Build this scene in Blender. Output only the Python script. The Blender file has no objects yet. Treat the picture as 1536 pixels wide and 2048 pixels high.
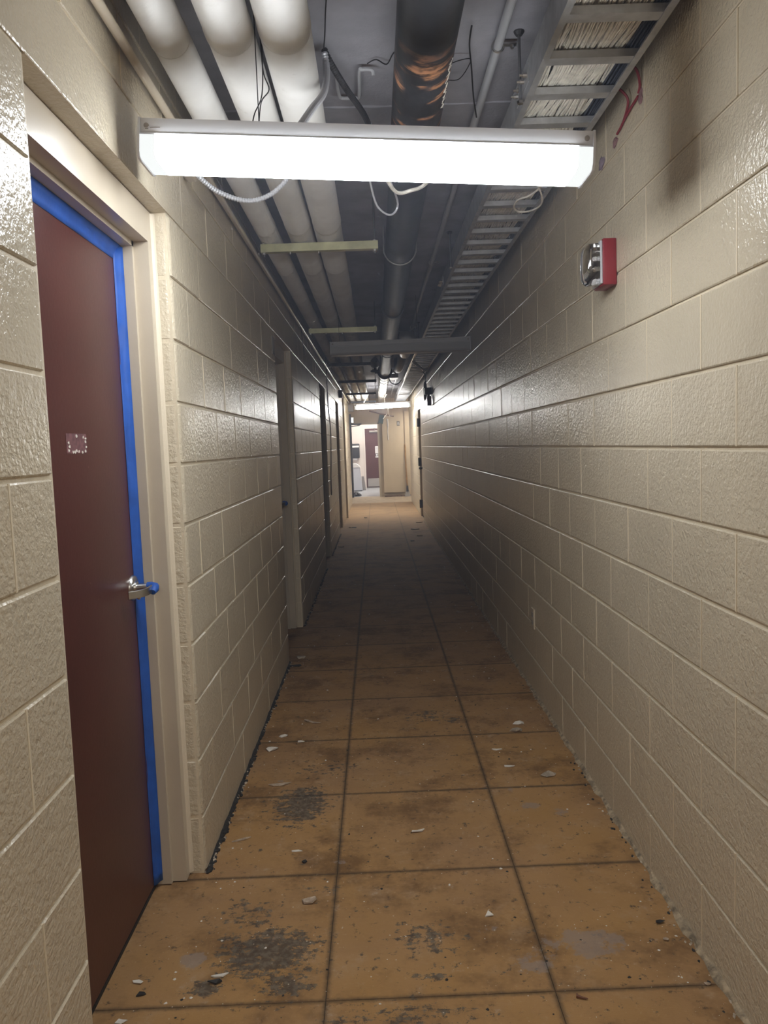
import bpy, bmesh, math, random
from mathutils import Vector, Matrix
R = random.Random(7)
sc = bpy.context.scene
COL = sc.collection
# ------------------------------------------------------------------ camera
YAW, PITCH, ROLL, EYE, FPX = 0.0077, 0.08613, -0.03681, 1.46106, 1544.62
_fw = Vector((math.sin(YAW)*math.cos(PITCH), math.cos(YAW)*math.cos(PITCH), -math.sin(PITCH)))
_r0 = Vector((math.cos(YAW), -math.sin(YAW), 0)); _u0 = _r0.cross(_fw)
_r = _r0*math.cos(ROLL) + _u0*math.sin(ROLL); _u = -_r0*math.sin(ROLL) + _u0*math.cos(ROLL)
cd = bpy.data.cameras.new('camera'); cam = bpy.data.objects.new('camera', cd); COL.objects.link(cam)
cd.sensor_fit = 'VERTICAL'; cd.sensor_height = 24.0; cd.lens = FPX/2048*24.0
cd.clip_start = 0.02; cd.clip_end = 100
cam.matrix_world = Matrix(((_r.x, _u.x, -_fw.x, 0), (_r.y, _u.y, -_fw.y, 0), (_r.z, _u.z, -_fw.z, EYE), (0, 0, 0, 1)))
sc.camera = cam
# ------------------------------------------------------------------ world, exposure
GLARE_HAZE = .0145  # thin bluish scatter added in place of lens glare round the near lamp
w = bpy.data.worlds.new('world'); sc.world = w; w.use_nodes = True
w.node_tree.nodes['Background'].inputs[0].default_value = (0.9, 0.95, 1, 1)
w.node_tree.nodes['Background'].inputs[1].default_value = 0.02
vs_ = w.node_tree.nodes.new('ShaderNodeVolumeScatter')
vs_.inputs['Color'].default_value = (.74, .80, 1.0, 1); vs_.inputs['Density'].default_value = GLARE_HAZE; vs_.inputs['Anisotropy'].default_value = .3
w.node_tree.links.new(vs_.outputs[0], w.node_tree.nodes['World Output'].inputs['Volume'])
sc.cycles.volume_bounces = 0; sc.cycles.adaptive_threshold = .06
sc.view_settings.view_transform = 'Standard'; sc.view_settings.look = 'None'
sc.view_settings.exposure = 1.32; sc.view_settings.gamma = 1.0; sc.view_settings.use_curve_mapping = False
sc.cycles.max_bounces = 8; sc.cycles.diffuse_bounces = 5; sc.cycles.glossy_bounces = 3
sc.cycles.sample_clamp_indirect = 6.0
LAMP_S, LAMP_FAR, ROOM_W, BEHIND_W = 13.5, 38.0, 42.0, 17.0

# ------------------------------------------------------------------ dimensions (metres)
XR, XL = 0.870, -0.646          # wall faces
CH = 0.2032                     # block course
ZC = 2.76                       # deck underside
YEND = 19.75                    # corridor side walls stop here
YDW = 22.1                      # end wall
YB = -2.4                       # behind the camera
# ------------------------------------------------------------------ material helpers
class NT:
    def __init__(s, name, rough=0.5, metal=0.0, color=(.5, .5, .5), spec=0.5):
        s.m = bpy.data.materials.new(name); s.m.use_nodes = True; s.t = s.m.node_tree
        s.p = s.t.nodes['Principled BSDF']
        s.p.inputs['Roughness'].default_value = rough; s.p.inputs['Metallic'].default_value = metal
        s.p.inputs['Base Color'].default_value = (*color, 1); s.p.inputs['Specular IOR Level'].default_value = spec
    def n(s, typ, ins=None, **props):
        x = s.t.nodes.new(typ)
        for k, v in props.items(): setattr(x, k, v)
        for k, v in (ins or {}).items():
            if isinstance(v, bpy.types.NodeSocket): s.t.links.new(v, x.inputs[k])
            else: x.inputs[k].default_value = v
        return x
    def link(s, a, b): s.t.links.new(a, b)
    def pos(s): return s.n('ShaderNodeNewGeometry').outputs['Position']
    def math(s, op, a, b=0.0, c=0.0, clamp=False):
        return s.n('ShaderNodeMath', {0: a, 1: b, 2: c}, operation=op, use_clamp=clamp).outputs[0]
    def noise(s, vec, scale, detail=3, rough=.6, out=0):
        return s.n('ShaderNodeTexNoise', {'Vector': vec, 'Scale': scale, 'Detail': detail, 'Roughness': rough}).outputs[out]
    def ramp(s, v, a, b, lo=0.0, hi=1.0):
        return s.n('ShaderNodeMapRange', {'Value': v, 'From Min': a, 'From Max': b, 'To Min': lo, 'To Max': hi}, interpolation_type='SMOOTHSTEP').outputs[0]
    def mix(s, f, a, b, blend='MIX'):
        x = s.t.nodes.new('ShaderNodeMix'); x.data_type = 'RGBA'; x.blend_type = blend
        for i, v in ((0, f), (6, a), (7, b)):
            if isinstance(v, bpy.types.NodeSocket): s.t.links.new(v, x.inputs[i])
            else: x.inputs[i].default_value = v if i == 0 else (*v, 1)
        return x.outputs[2]
    def color(s, c): s.link(c, s.p.inputs['Base Color'])
    def bump(s, h, dist, strength=1.0):
        b = s.n('ShaderNodeBump', {'Height': h, 'Distance': dist, 'Strength': strength}); s.link(b.outputs[0], s.p.inputs['Normal'])
def simple(name, color, rough=.5, metal=0., bump=0., scale=200, vary=0., vscale=8):
    t = NT(name, rough, metal, color)
    if vary or bump:
        P = t.pos()
        if vary:
            k = t.ramp(t.noise(P, vscale, 4), .3, .7)
            t.color(t.mix(k, tuple(c*(1-vary) for c in color), tuple(min(1, c*(1+vary)) for c in color)))
        if bump: t.bump(t.noise(P, scale, 3), bump)
    return t.m
def paint_block(name, color, rough):
    t = NT(name, rough, 0, color); P = t.pos()
    big = t.ramp(t.noise(P, 1.7, 4), .3, .7)
    c = t.mix(big, tuple(c*.94 for c in color), tuple(c*1.05 for c in color))
    dirt = t.math('MULTIPLY', t.ramp(t.noise(P, 9, 3, .7), .66, .78), .25)
    c = t.mix(dirt, c, tuple(c*.62 for c in color))
    t.color(c)
    vo = t.n('ShaderNodeTexVoronoi', {'Vector': P, 'Scale': 120.0, 'Randomness': 1.0}).outputs['Distance']
    pits = t.math('MULTIPLY', t.ramp(vo, .05, .3, -1, 0), t.ramp(t.noise(P, 22, 1), .3, .75))
    h = t.math('ADD', t.math('MULTIPLY', t.noise(P, 85, 2, .6), 1.25), t.math('MULTIPLY', pits, .30))
    h = t.math('ADD', h, t.math('MULTIPLY', t.noise(P, 42, 2), 1.2))
    t.bump(h, .0025)
    return t.m
BEIGE = (.545, .475, .36)
M = {}
M['block'] = paint_block('painted block', BEIGE, .28)
M['mortar'] = simple('painted mortar', tuple(c*1.16 for c in BEIGE), .42, bump=.0012, scale=120, vary=.06)
M['joint'] = simple('paint filled joint', tuple(c*1.3 for c in BEIGE), .4)
M['frame'] = simple('painted steel frame', (.53, .46, .36), .30, bump=.0004, scale=60, vary=.04, vscale=3)
M['caulk'] = simple('cream caulk', (.62, .54, .42), .45, bump=.001, scale=90)
M['deck'] = simple('grey concrete deck', (.36, .36, .40), .8, bump=.002, scale=60, vary=.16, vscale=3.5)
M['endwall'] = simple('plaster end wall', (.56, .47, .345), .55, bump=.0008, scale=50, vary=.06, vscale=2)
M['roomwall'] = simple('pinkish white wall', (.72, .66, .63), .6, bump=.0005, scale=60)
M['roomfloor'] = simple('pale grey room floor', (.45, .48, .52), .25, vary=.12, vscale=5)
M['concrete'] = simple('pale bare concrete', (.42, .34, .25), .8, bump=.003, scale=40, vary=.22, vscale=7)
M['white'] = simple('white enamel', (.62, .63, .67), .4, vary=.03)
M['greyenamel'] = simple('grey enamel', (.48, .49, .52), .42, vary=.04)
M['alu'] = simple('galvanised tray', (.50, .51, .53), .42, .75, bump=.0004, scale=90, vary=.12, vscale=20)
M['steel'] = simple('brushed steel', (.55, .54, .52), .28, 1.0, bump=.0002, scale=300)
M['rod'] = simple('dark threaded rod', (.16, .16, .17), .5, .6, bump=.001, scale=400)
M['darkmetal'] = simple('dark steel and shaded zinc', (.05, .05, .055), .5, .4, vary=.3, vscale=20)
M['zinc'] = simple('gold zinc channel', (.50, .49, .30), .38, .55, vary=.12, vscale=15)
M['blue'] = simple('blue masking tape', (.012, .085, .40), .55, bump=.0008, scale=60, vary=.14, vscale=12)
M['black'] = simple('black plastic', (.018, .018, .02), .4)
M['red'] = simple('red alarm plastic', (.24, .014, .024), .4)
M['redcable'] = simple('red cable jacket', (.22, .03, .045), .5)
M['sealant'] = simple('dull red sealant', (.25, .14, .15), .7, bump=.003, scale=80, vary=.2, vscale=30)
M['purple'] = simple('faded purple sealant', (.25, .20, .25), .75, bump=.003, scale=80, vary=.2, vscale=40)
M['cable'] = simple('white cable jacket', (.72, .69, .62), .5, vary=.16, vscale=30)
M['cabledark'] = simple('dark blue cable jacket', (.04, .048, .07), .5)
M['wire'] = simple('black tie wire', (.03, .03, .03), .5, .5)
M['flex'] = simple('flexible steel conduit', (.52, .53, .57), .4, .4)
M['wood'] = simple('worn wooden handle', (.30, .17, .055), .5, vary=.25, vscale=15)
M['brownboard'] = simple('brown board', (.13, .075, .05), .5, vary=.15)
M['paper'] = simple('paper notice', (.72, .72, .74), .7)
M['ink'] = simple('ink', (.10, .10, .11), .7)
M['plate'] = simple('dark plate', (.05, .045, .035), .5)
M['greenplate'] = simple('dark green plate', (.012, .022, .02), .6)
M['bin'] = simple('pale blue grey bin', (.55, .58, .66), .45)
M['grey'] = simple('mid grey', (.28, .26, .25), .6)
M['chipwhite'] = simple('white paint chip', (.66, .62, .56), .6, bump=.001, scale=200)
M['chipblack'] = simple('black mastic chip', (.02, .018, .016), .6)
M['chiptan'] = simple('tan plaster crumb', (.40, .31, .23), .85, bump=.004, scale=120, vary=.3, vscale=60)
M['chiprust'] = simple('rusty metal', (.14, .055, .025), .7)
M['rubble'] = simple('crumbled mortar', (.40, .335, .26), .9, bump=.004, scale=100, vary=.35, vscale=40)
M['grime'] = simple('dirty mortar fillet', (.30, .235, .155), .9, bump=.004, scale=90, vary=.5, vscale=30)
M['crevice'] = simple('black mastic', (.018, .016, .014), .7, bump=.003, scale=80)
M['kick'] = simple('kick plate', (.42, .40, .39), .4, .6)
M['foil'] = simple('silver duct', (.45, .46, .48), .35, .8)

def door_mat():
    t = NT('brown door paint', .33, 0, (.075, .018, .014)); P = t.pos()
    k = t.ramp(t.noise(P, 3, 4), .3, .7)
    c = t.mix(k, (.066, .016, .0125), (.082, .021, .0165))
    sp = t.ramp(t.n('ShaderNodeTexVoronoi', {'Vector': P, 'Scale': 9.0}).outputs['Distance'], .035, .02)
    t.color(t.mix(t.math('MULTIPLY', sp, .35), c, (.3, .2, .17)))
    t.bump(t.noise(P, 80, 2), .0003)
    return t.m
M['door'] = door_mat()
def jacket_mat():
    t = NT('white pipe jacket', .34, 0, (.68, .67, .65)); P = t.pos()
    k = t.ramp(t.noise(P, 2.5, 4, .65), .35, .72); c = t.mix(k, (.60, .59, .57), (.72, .715, .70))
    d = t.ramp(t.noise(P, 16, 5, .7), .62, .75, 0, .5)
    t.color(t.mix(d, c, (.36, .33, .29)))
    t.bump(t.noise(P, 35, 3), .0012)
    return t.m
M['jacket'] = jacket_mat()
def blackpipe_mat():
    t = NT('black pipe', .42, 0, (.02, .02, .022), spec=.3); P = t.pos()
    mp = t.n('ShaderNodeMapping', {'Vector': P, 'Scale': (5.0, 26.0, 5.0), 'Rotation': (0, 0, .35)}).outputs[0]
    stretch = t.noise(mp, 1.0, 5, .65)
    sx = t.n('ShaderNodeSeparateXYZ', {0: P})
    zone = t.math('MULTIPLY', t.ramp(sx.outputs[1], 2.15, 2.4), t.ramp(sx.outputs[1], 3.15, 2.8))
    zone = t.math('MULTIPLY', zone, t.ramp(sx.outputs[2], 2.66, 2.58))
    scuff = t.math('MULTIPLY', t.math('MULTIPLY', t.ramp(stretch, .5, .62), t.ramp(t.noise(P, 9, 3), .42, .6)), t.ramp(zone, 0, 1, .0, 1))
    k = t.ramp(t.noise(P, 7, 4), .3, .7)
    c = t.mix(k, (.016, .016, .018), (.035, .036, .042))
    t.color(t.mix(scuff, c, (.42, .20, .10)))
    return t.m
M['blackpipe'] = blackpipe_mat()

# worn patches of the floor: (x, y, rx, ry, strength)
PATCH = [(-.36, 3.07, .13, .20, 1.0), (-.37, 2.14, .17, .14, .95), (-.52, 2.00, .06, .04, .8), (-.30, 2.00, .08, .07, .8), (-.27, 3.42, .18, .12, .42),
         (.22, 4.05, .16, .12, .5), (.35, 3.98, .10, .08, .5), (.10, 2.17, .12, .10, .55), (-.1, 1.82, .12, .08, .6), (.03, 1.86, .1, .08, .55),
         (.14, 1.86, .1, .06, .4), (-.45, 2.33, .10, .10, .55), (-.14, 4.9, .15, .12, .3), (.1, 2.0, .07, .05, .5), (-.22, 2.45, .1, .05, .4)]
GREY = [(-.585, 2.12, .06, .05, 1.0), (.56, 2.12, .16, .11, .8), (.42, 2.05, .15, .09, .55), (.56, 2.98, .08, .06, .7), (.68, 2.92, .06, .05, .6), (.50, 3.14, .08, .06, .5),
        (-.5, 2.3, .06, .06, .4), (.33, 2.0, .12, .05, .45), (.27, 2.2, .06, .05, .45), (-.16, 2.62, .06, .05, .5), (-.45, 3.3, .06, .04, .4)]
def floor_mat():
    t = NT('old adhesive floor', .8, 0, (.3, .17, .06), spec=.22); P = t.pos()
    uv = t.n('ShaderNodeUVMap', uv_map='edge').outputs[0]
    xy = t.n('ShaderNodeSeparateXYZ', {0: P}); X, Y = xy.outputs[0], xy.outputs[1]
    a = t.ramp(t.noise(P, 1.1, 5, .6), .3, .7); b = t.ramp(t.noise(P, 4.5, 5, .65), .35, .68)
    c = t.mix(a, (.365, .203, .070), (.29, .170, .088))
    c = t.mix(t.math('MULTIPLY', b, .55), c, (.40, .232, .098))
    # faint trowel ribs
    rib = t.n('ShaderNodeTexWave', {'Vector': P, 'Scale': 95.0, 'Distortion': 2.5, 'Detail': 2.0, 'Detail Scale': 1.5}, bands_direction='Y').outputs['Fac']
    c = t.mix(t.math('MULTIPLY', rib, .10), c, (.15, .08, .035))
    # brown stains and fine specks
    c = t.mix(t.ramp(t.noise(P, 2.6, 5, .75), .46, .66, 0, .75), c, (.13, .066, .026))
    c = t.mix(t.ramp(t.noise(P, 6.5, 4, .75), .52, .72, 0, .55), c, (.38, .25, .14))
    c = t.mix(t.ramp(t.noise(P, 30, 5, .7), .58, .68, 0, .8), c, (.08, .048, .026))
    c = t.mix(t.ramp(t.noise(P, 85, 4, .7), .58, .70, 0, .5), c, (.42, .28, .15))
    st = t.n('ShaderNodeMapping', {'Vector': P, 'Scale': (14.0, 50.0, 1.0), 'Rotation': (0, 0, .25)}).outputs[0]
    streak = t.noise(st, 1.0, 4, .6)
    # dark joint lines along the tile edges
    s2 = t.n('ShaderNodeSeparateXYZ', {0: uv})
    ed = t.math('MINIMUM', s2.outputs[0], s2.outputs[1])
    ed = t.math('SUBTRACT', ed, t.math('MULTIPLY', t.noise(P, 34, 5, .75), .018))
    c = t.mix(t.ramp(ed, .007, -.012, 0, .85), c, (.075, .048, .026))
    def blobs(lst, soft):
        tot = None
        for (x, y, rx, ry, k) in lst:
            dx = t.math('DIVIDE', t.math('SUBTRACT', X, x), rx); dy = t.math('DIVIDE', t.math('SUBTRACT', Y, y), ry)
            d = t.math('SQRT', t.math('ADD', t.math('MULTIPLY', dx, dx), t.math('MULTIPLY', dy, dy)))
            v = t.ramp(d, soft, 0.1, 0, k); tot = v if tot is None else t.math('MAXIMUM', tot, v)
        return tot
    pb = blobs(PATCH, 1.5)
    lump = t.math('ADD', t.math('MULTIPLY', t.noise(P, 30, 5, .8), .80), t.math('MULTIPLY', streak, .42))
    m = t.ramp(t.math('ADD', t.math('MULTIPLY', pb, .25), lump), .715, .775)
    c = t.mix(t.math('MULTIPLY', m, .85), c, t.mix(t.ramp(t.noise(P, 50, 3), .4, .65), (.055, .045, .035), (.13, .115, .095)))
    gb = blobs(GREY, 1.35)
    g = t.ramp(t.math('ADD', t.math('MULTIPLY', gb, .45), t.noise(P, 11, 5, .7)), .72, .80)
    c = t.mix(t.math('MULTIPLY', g, .55), c, (.25, .215, .20))
    # pale dust flecks
    vo = t.n('ShaderNodeTexVoronoi', {'Vector': P, 'Scale': 34.0}).outputs['Distance']
    fl = t.math('MULTIPLY', t.ramp(vo, .10, .05), t.ramp(t.noise(P, 9, 2), .48, .56))
    c = t.mix(t.math('MULTIPLY', fl, .9), c, (.55, .48, .40))
    fx = t.ramp(t.noise(P, 13, 6, .8), .60, .70, 0, .6); c = t.mix(fx, c, (.40, .30, .22))
    # colour turns paler towards the far end of the corridor
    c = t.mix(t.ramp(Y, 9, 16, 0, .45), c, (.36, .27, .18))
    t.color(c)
    h = t.math('ADD', t.math('MULTIPLY', rib, .25), t.noise(P, 60, 3, .7))
    t.bump(h, .0009)
    return t.m
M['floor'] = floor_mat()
def emit(name, color, s, x0=None, x1=None):
    m = bpy.data.materials.new(name); m.use_nodes = True; nt = m.node_tree
    nt.nodes.remove(nt.nodes['Principled BSDF'])
    e = nt.nodes.new('ShaderNodeEmission'); e.inputs[0].default_value = (*color, 1); e.inputs[1].default_value = s
    nt.links.new(e.outputs[0], nt.nodes['Material Output'].inputs[0])
    return m
M['tube_near'] = emit('lit fluorescent lens', (.93, .97, 1.0), LAMP_S)
M['tube_nearend'] = emit('lit fluorescent lens end', (.95, .98, .97), LAMP_S*.03)
M['tube_far'] = emit('lit far lens', (.97, .98, 1.0), LAMP_FAR)
M['glow'] = emit('lit sign', (1, 1, .98), 6)
t = NT('clear lens', .05, 0, (.95, .95, .95)); t.p.inputs['Transmission Weight'].default_value = 1.0; M['clear'] = t.m
M['lens_off'] = simple('unlit lens', (.36, .37, .39), .35)

# ------------------------------------------------------------------ mesh helpers
def setp(o, label=None, cat=None, group=None, kind=None):
    if label: o['label'] = label
    if cat: o['category'] = cat
    if group: o['group'] = group
    if kind: o['kind'] = kind
    return o
def empty(name, loc, label=None, cat=None, group=None, kind=None):
    o = bpy.data.objects.new(name, None); COL.objects.link(o); o.location = loc; o.empty_display_size = .05
    return setp(o, label, cat, group, kind)
def wloc(o):
    v = Vector(o.location)
    while o.parent: o = o.parent; v += Vector(o.location)
    return v
class MB:
    """collects vertices and faces in world coordinates"""
    def __init__(s): s.v = []; s.f = []; s.mi = []; s.cur = 0
    def add(s, vs, fs):
        b = len(s.v); s.v += [tuple(v) for v in vs]; s.f += [tuple(i+b for i in f) for f in fs]; s.mi += [s.cur]*len(fs)
    def box(s, a, b, bev=0.0):
        (x0, y0, z0), (x1, y1, z1) = [tuple(min(p, q) for p, q in zip(a, b)), tuple(max(p, q) for p, q in zip(a, b))]
        if bev <= 0:
            vs = [(x, y, z) for x in (x0, x1) for y in (y0, y1) for z in (z0, z1)]
            s.add(vs, [(0, 1, 3, 2), (4, 6, 7, 5), (0, 4, 5, 1), (2, 3, 7, 6), (0, 2, 6, 4), (1, 5, 7, 3)])
        else:
            bm = bmesh.new(); bmesh.ops.create_cube(bm, size=1)
            for v in bm.verts: v.co = Vector(((x0+x1)/2+v.co.x*(x1-x0), (y0+y1)/2+v.co.y*(y1-y0), (z0+z1)/2+v.co.z*(z1-z0)))
            bmesh.ops.bevel(bm, geom=bm.edges[:], offset=bev, segments=2, affect='EDGES', profile=.5)
            s.frombm(bm)
    def frombm(s, bm):
        bm.verts.index_update(); s.add([v.co[:] for v in bm.verts], [[v.index for v in f.verts] for f in bm.faces]); bm.free()
    def obox(s, c, ax, ay, az, bev=0.0):
        """oriented box: centre and three half-axis vectors"""
        c = Vector(c); bm = bmesh.new(); bmesh.ops.create_cube(bm, size=2)
        if bev:
            L = [Vector(a).length for a in (ax, ay, az)]
            for v in bm.verts: v.co = Vector((v.co.x*L[0], v.co.y*L[1], v.co.z*L[2]))
            bmesh.ops.bevel(bm, geom=bm.edges[:], offset=bev, segments=2, affect='EDGES', profile=.5)
            for v in bm.verts: v.co = c+Vector(ax).normalized()*v.co.x+Vector(ay).normalized()*v.co.y+Vector(az).normalized()*v.co.z
        else:
            for v in bm.verts: v.co = c+Vector(ax)*v.co.x+Vector(ay)*v.co.y+Vector(az)*v.co.z
        s.frombm(bm)
    def tube(s, pts, rad, n=8, caps=True):
        pts = [Vector(p) for p in pts]; m = len(pts)
        rs = rad if isinstance(rad, (list, tuple)) else [rad]*m
        T = [(pts[min(i+1, m-1)]-pts[max(i-1, 0)]).normalized() for i in range(m)]
        up = Vector((0, 0, 1)) if abs(T[0].z) < .9 else Vector((1, 0, 0))
        N = (up-T[0]*up.dot(T[0])).normalized(); vs = []
        for i in range(m):
            N = (N-T[i]*N.dot(T[i]))
            N = N.normalized() if N.length > 1e-6 else T[i].orthogonal().normalized()
            B = T[i].cross(N)
            for k in range(n):
                a = 2*math.pi*k/n; vs.append(pts[i]+(N*math.cos(a)+B*math.sin(a))*rs[i])
        fs = [(i*n+k, i*n+(k+1) % n, (i+1)*n+(k+1) % n, (i+1)*n+k) for i in range(m-1) for k in range(n)]
        if caps: fs += [tuple(range(n-1, -1, -1)), tuple((m-1)*n+k for k in range(n))]
        s.add(vs, fs)
    def ball(s, c, r, n=10, sq=(1, 1, 1)):
        bm = bmesh.new(); bmesh.ops.create_uvsphere(bm, u_segments=n, v_segments=max(4, n//2), radius=1)
        for v in bm.verts: v.co = Vector((c[0]+v.co.x*r*sq[0], c[1]+v.co.y*r*sq[1], c[2]+v.co.z*r*sq[2]))
        s.frombm(bm)
    def prism(s, poly, axis, a, b):
        """poly in the two other axes (in order), extruded along axis from a to b"""
        n = len(poly)
        def P(p, t): q = list(p); q.insert(axis, t); return q
        s.add([P(p, a) for p in poly]+[P(p, b) for p in poly],
              [tuple(range(n)), tuple(range(2*n-1, n-1, -1))]+[(i, n+i, n+(i+1) % n, (i+1) % n) for i in range(n)])
    def torus(s, c, R_, r, axis=1, n=20, k=8, a0=0, a1=2*math.pi):
        full = a1-a0 > 6.28; pts = []
        for i in range(n+1):
            a = a0+(a1-a0)*i/n; p = [math.cos(a)*R_, math.sin(a)*R_]; p.insert(axis, 0); pts.append(Vector(c)+Vector(p))
        s.tube(pts, r, k, caps=not full)
    def mesh(s, name, mats, origin=(0, 0, 0), smooth=False, angle=40):
        me = bpy.data.meshes.new(name); o = Vector(origin)
        me.from_pydata([tuple(Vector(v)-o) for v in s.v], [], s.f)
        for m in (mats if isinstance(mats, list) else [mats]): me.materials.append(m)
        if isinstance(mats, list): me.polygons.foreach_set('material_index', s.mi)
        bm = bmesh.new(); bm.from_mesh(me); bmesh.ops.recalc_face_normals(bm, faces=bm.faces)
        if smooth:
            for f in bm.faces: f.smooth = True
            for e in bm.edges:
                if len(e.link_faces) == 2 and e.calc_face_angle(0) > math.radians(angle): e.smooth = False
        bm.to_mesh(me); bm.free(); me.update()
        return me
    def obj(s, name, mats, parent=None, smooth=False, label=None, cat=None, group=None, kind=None, origin=None):
        if parent is not None: org = wloc(parent)
        elif origin is not None: org = Vector(origin)
        else:
            lo = [min(v[i] for v in s.v) for i in range(3)]; hi = [max(v[i] for v in s.v) for i in range(3)]
            org = Vector(((lo[0]+hi[0])/2, (lo[1]+hi[1])/2, lo[2])) if kind != 'structure' else Vector()
        o = bpy.data.objects.new(name, s.mesh(name, mats, org, smooth)); COL.objects.link(o)
        if parent is not None: o.parent = parent
        else: o.location = org
        return setp(o, label, cat, group, kind)
def inst(name, me, loc, parent):
    o = bpy.data.objects.new(name, me); COL.objects.link(o); o.location = loc; o.parent = parent; return o
def smoothpts(pts, k=6):
    P = [Vector(p) for p in pts]; out = []
    for i in range(len(P)-1):
        a, b, c, d = P[max(i-1, 0)], P[i], P[i+1], P[min(i+2, len(P)-1)]
        for j in range(k):
            t = j/k; out.append(.5*((2*b)+(c-a)*t+(2*a-5*b+4*c-d)*t*t+(3*b-a-3*c+d)*t*t*t))
    return out+[P[-1]]
def resample(pts, step):
    P = [Vector(p) for p in pts]; out = [P[0]]; acc = 0
    for a, b in zip(P, P[1:]):
        L = (b-a).length; d = step-acc
        while d <= L: out.append(a+(b-a)*(d/L)); d += step
        acc = (acc+L) % step
    return out

# ================================================================== WALLS
GAPH, GAPV, CHF, REC = .0045, .0022, .0035, .006    # half joints, chamfer, how far the blocks stand proud
def block_mesh(L, H, side, gv0=GAPV, gv1=GAPV):
    """a block face: origin at the lower near corner of its cell, +y along the wall; side=+1 right wall (faces -x), -1 left wall"""
    b = MB(); y0, y1, z0, z1 = gv0, L-gv1, GAPH, H-GAPH; c = CHF; cv = .0018; s = side
    outer = [(s*REC, y0, z0), (s*REC, y1, z0), (s*REC, y1, z1), (s*REC, y0, z1)]
    mid = [(s*c*.6, y0, z0), (s*c*.6, y1, z0), (s*c*.6, y1, z1), (s*c*.6, y0, z1)]
    inn = [(0, y0+cv, z0+c), (0, y1-cv, z0+c), (0, y1-cv, z1-c), (0, y0+cv, z1-c)]
    fs = [(8, 9, 10, 11)]
    for i in range(4):
        j = (i+1) % 4; fs += [(i, j, 4+j, 4+i), (4+i, 4+j, 8+j, 8+i)]
    b.add(outer+mid+inn, fs); return b
def corner_mesh(L, H, side, dirn, depth=.125):
    """block at an opening: dirn=+1 the opening lies at its high-y end, -1 at its low-y end; rounded arris and a return into the opening"""
    b = MB(); s = side; r = .024; z0, z1, c = GAPH, H-GAPH, CHF
    prof = [(REC, 0), (.0016, 0), (0, .0022)]
    prof += [(r-r*math.cos(a), L-r+r*math.sin(a)) for a in [k*math.pi/10 for k in range(6)]]
    prof += [(depth, L)]
    def ring(z, off): return [(s*(x+off if i < len(prof)-1 else x), (y-off*.8 if i > 3 else y), z) for i, (x, y) in enumerate(prof)]
    n = len(prof); rings = [ring(z0, .004), ring(z0+c, 0), ring(z1-c, 0), ring(z1, .004)]
    vs = [v for q in rings for v in q]; fs = []
    for k in range(3):
        for i in range(n-1): fs.append((k*n+i, k*n+i+1, (k+1)*n+i+1, (k+1)*n+i))
    fs.append(tuple(range(n))); fs.append(tuple(3*n+i for i in range(n)))
    if dirn < 0: vs = [(x, L-y, z) for x, y, z in vs]
    b.add(vs, fs); return b
def build_wall(name, side, xf, oddy, openings, y_end, label, near=(1.0, 8.6)):
    bk = MB(); th = .20; xb = xf+side*REC; xo = xf+side*th
    ys = [YB]+[v for o in openings for v in (o[0]-.002, o[1]+.002)]+[y_end]
    for i in range(0, len(ys), 2): bk.box((xb, ys[i], 0), (xo, ys[i+1], ZC))
    for o in openings: bk.box((xb, o[0]-.01, o[2]+.003), (xo, o[1]+.01, ZC))
    wall = bk.obj(name, M['mortar'], label=label, cat='wall', kind='structure')
    far = MB(); cache = {}; jm = MB()
    ncourse = int(ZC/CH)+1
    for n in range(ncourse):
        z = n*CH; H = min(CH, ZC-z)
        ph = oddy if n % 2 else oddy+CH
        j = ph-2*CH*math.ceil((ph-YB)/(2*CH))
        segs = []
        while j < y_end:
            segs.append([max(j, YB), min(j+2*CH, y_end), 0, 0]); j += 2*CH
        out = []
        for a, b2, _, _ in segs:
            parts = [(a, b2, 0, 0)]
            for o0, o1, zt in openings:
                l0, l1 = o0-CH, o1+CH
                if abs(z-zt) < .05: l0, l1 = o0-CH, o1+CH       # lintel course
                elif z < zt: l0, l1 = o0, o1
                else: continue
                np_ = []
                for (p, q, c0, c1) in parts:
                    if q <= l0+.01 or p >= l1-.01: np_.append((p, q, c0, c1)); continue
                    if p < l0-.02: np_.append((p, l0, c0, 1 if z < zt-.05 else 0))
                    if q > l1+.02: np_.append((l1, q, 1 if z < zt-.05 else 0, c1))
                parts = np_
                parts = [(p, q, (1 if abs(p-o1) < .01 and z < zt-.05 else c0), (1 if abs(q-o0) < .01 and z < zt-.05 else c1)) for p, q, c0, c1 in parts]
            out += parts
        for (p, q, c0, c1) in out:
            L = q-p
            if L < .03: continue
            if not c1 and q < y_end-.01: jm.box((xf-side*.0006, q-.0030, z+GAPH+.0005), (xf+side*.0065, q+.0030, z+H-GAPH-.0005))
            key = (round(L, 3), round(H, 3), c0, c1)
            def make():
                if c1: return corner_mesh(L, H, side, 1)
                if c0: return corner_mesh(L, H, side, -1)
                return block_mesh(L, H, side)
            if near[0] <= p and p < near[1]:
                if key not in cache: cache[key] = make().mesh('block', M['block'], smooth=bool(c0 or c1), angle=35)
                o = inst('block', cache[key], (xf+side*R.uniform(-.0008, .0008), p, z), wall)
            else:
                mb = make(); far.add([(x+xf, y+p, zz+z) for x, y, zz in mb.v], mb.f)
    far.obj('far_blocks', M['block'], wall, kind='stuff'); jm.obj('vertical_joints', M['joint'], wall, kind='stuff')
    for o0, o1, zt in openings:
        lm = block_mesh(o1-o0+2*CH, CH, side); lm.box((side*.001, CH-.0, GAPH-.002), (side*.12, CH+o1-o0, CH-GAPH-.01))
        lo = lm.mesh('lintel', M['block']); inst('lintel', lo, (xf-side*.0005, o0-CH, zt), wall)
    return wall
Z11 = 11*CH
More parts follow.
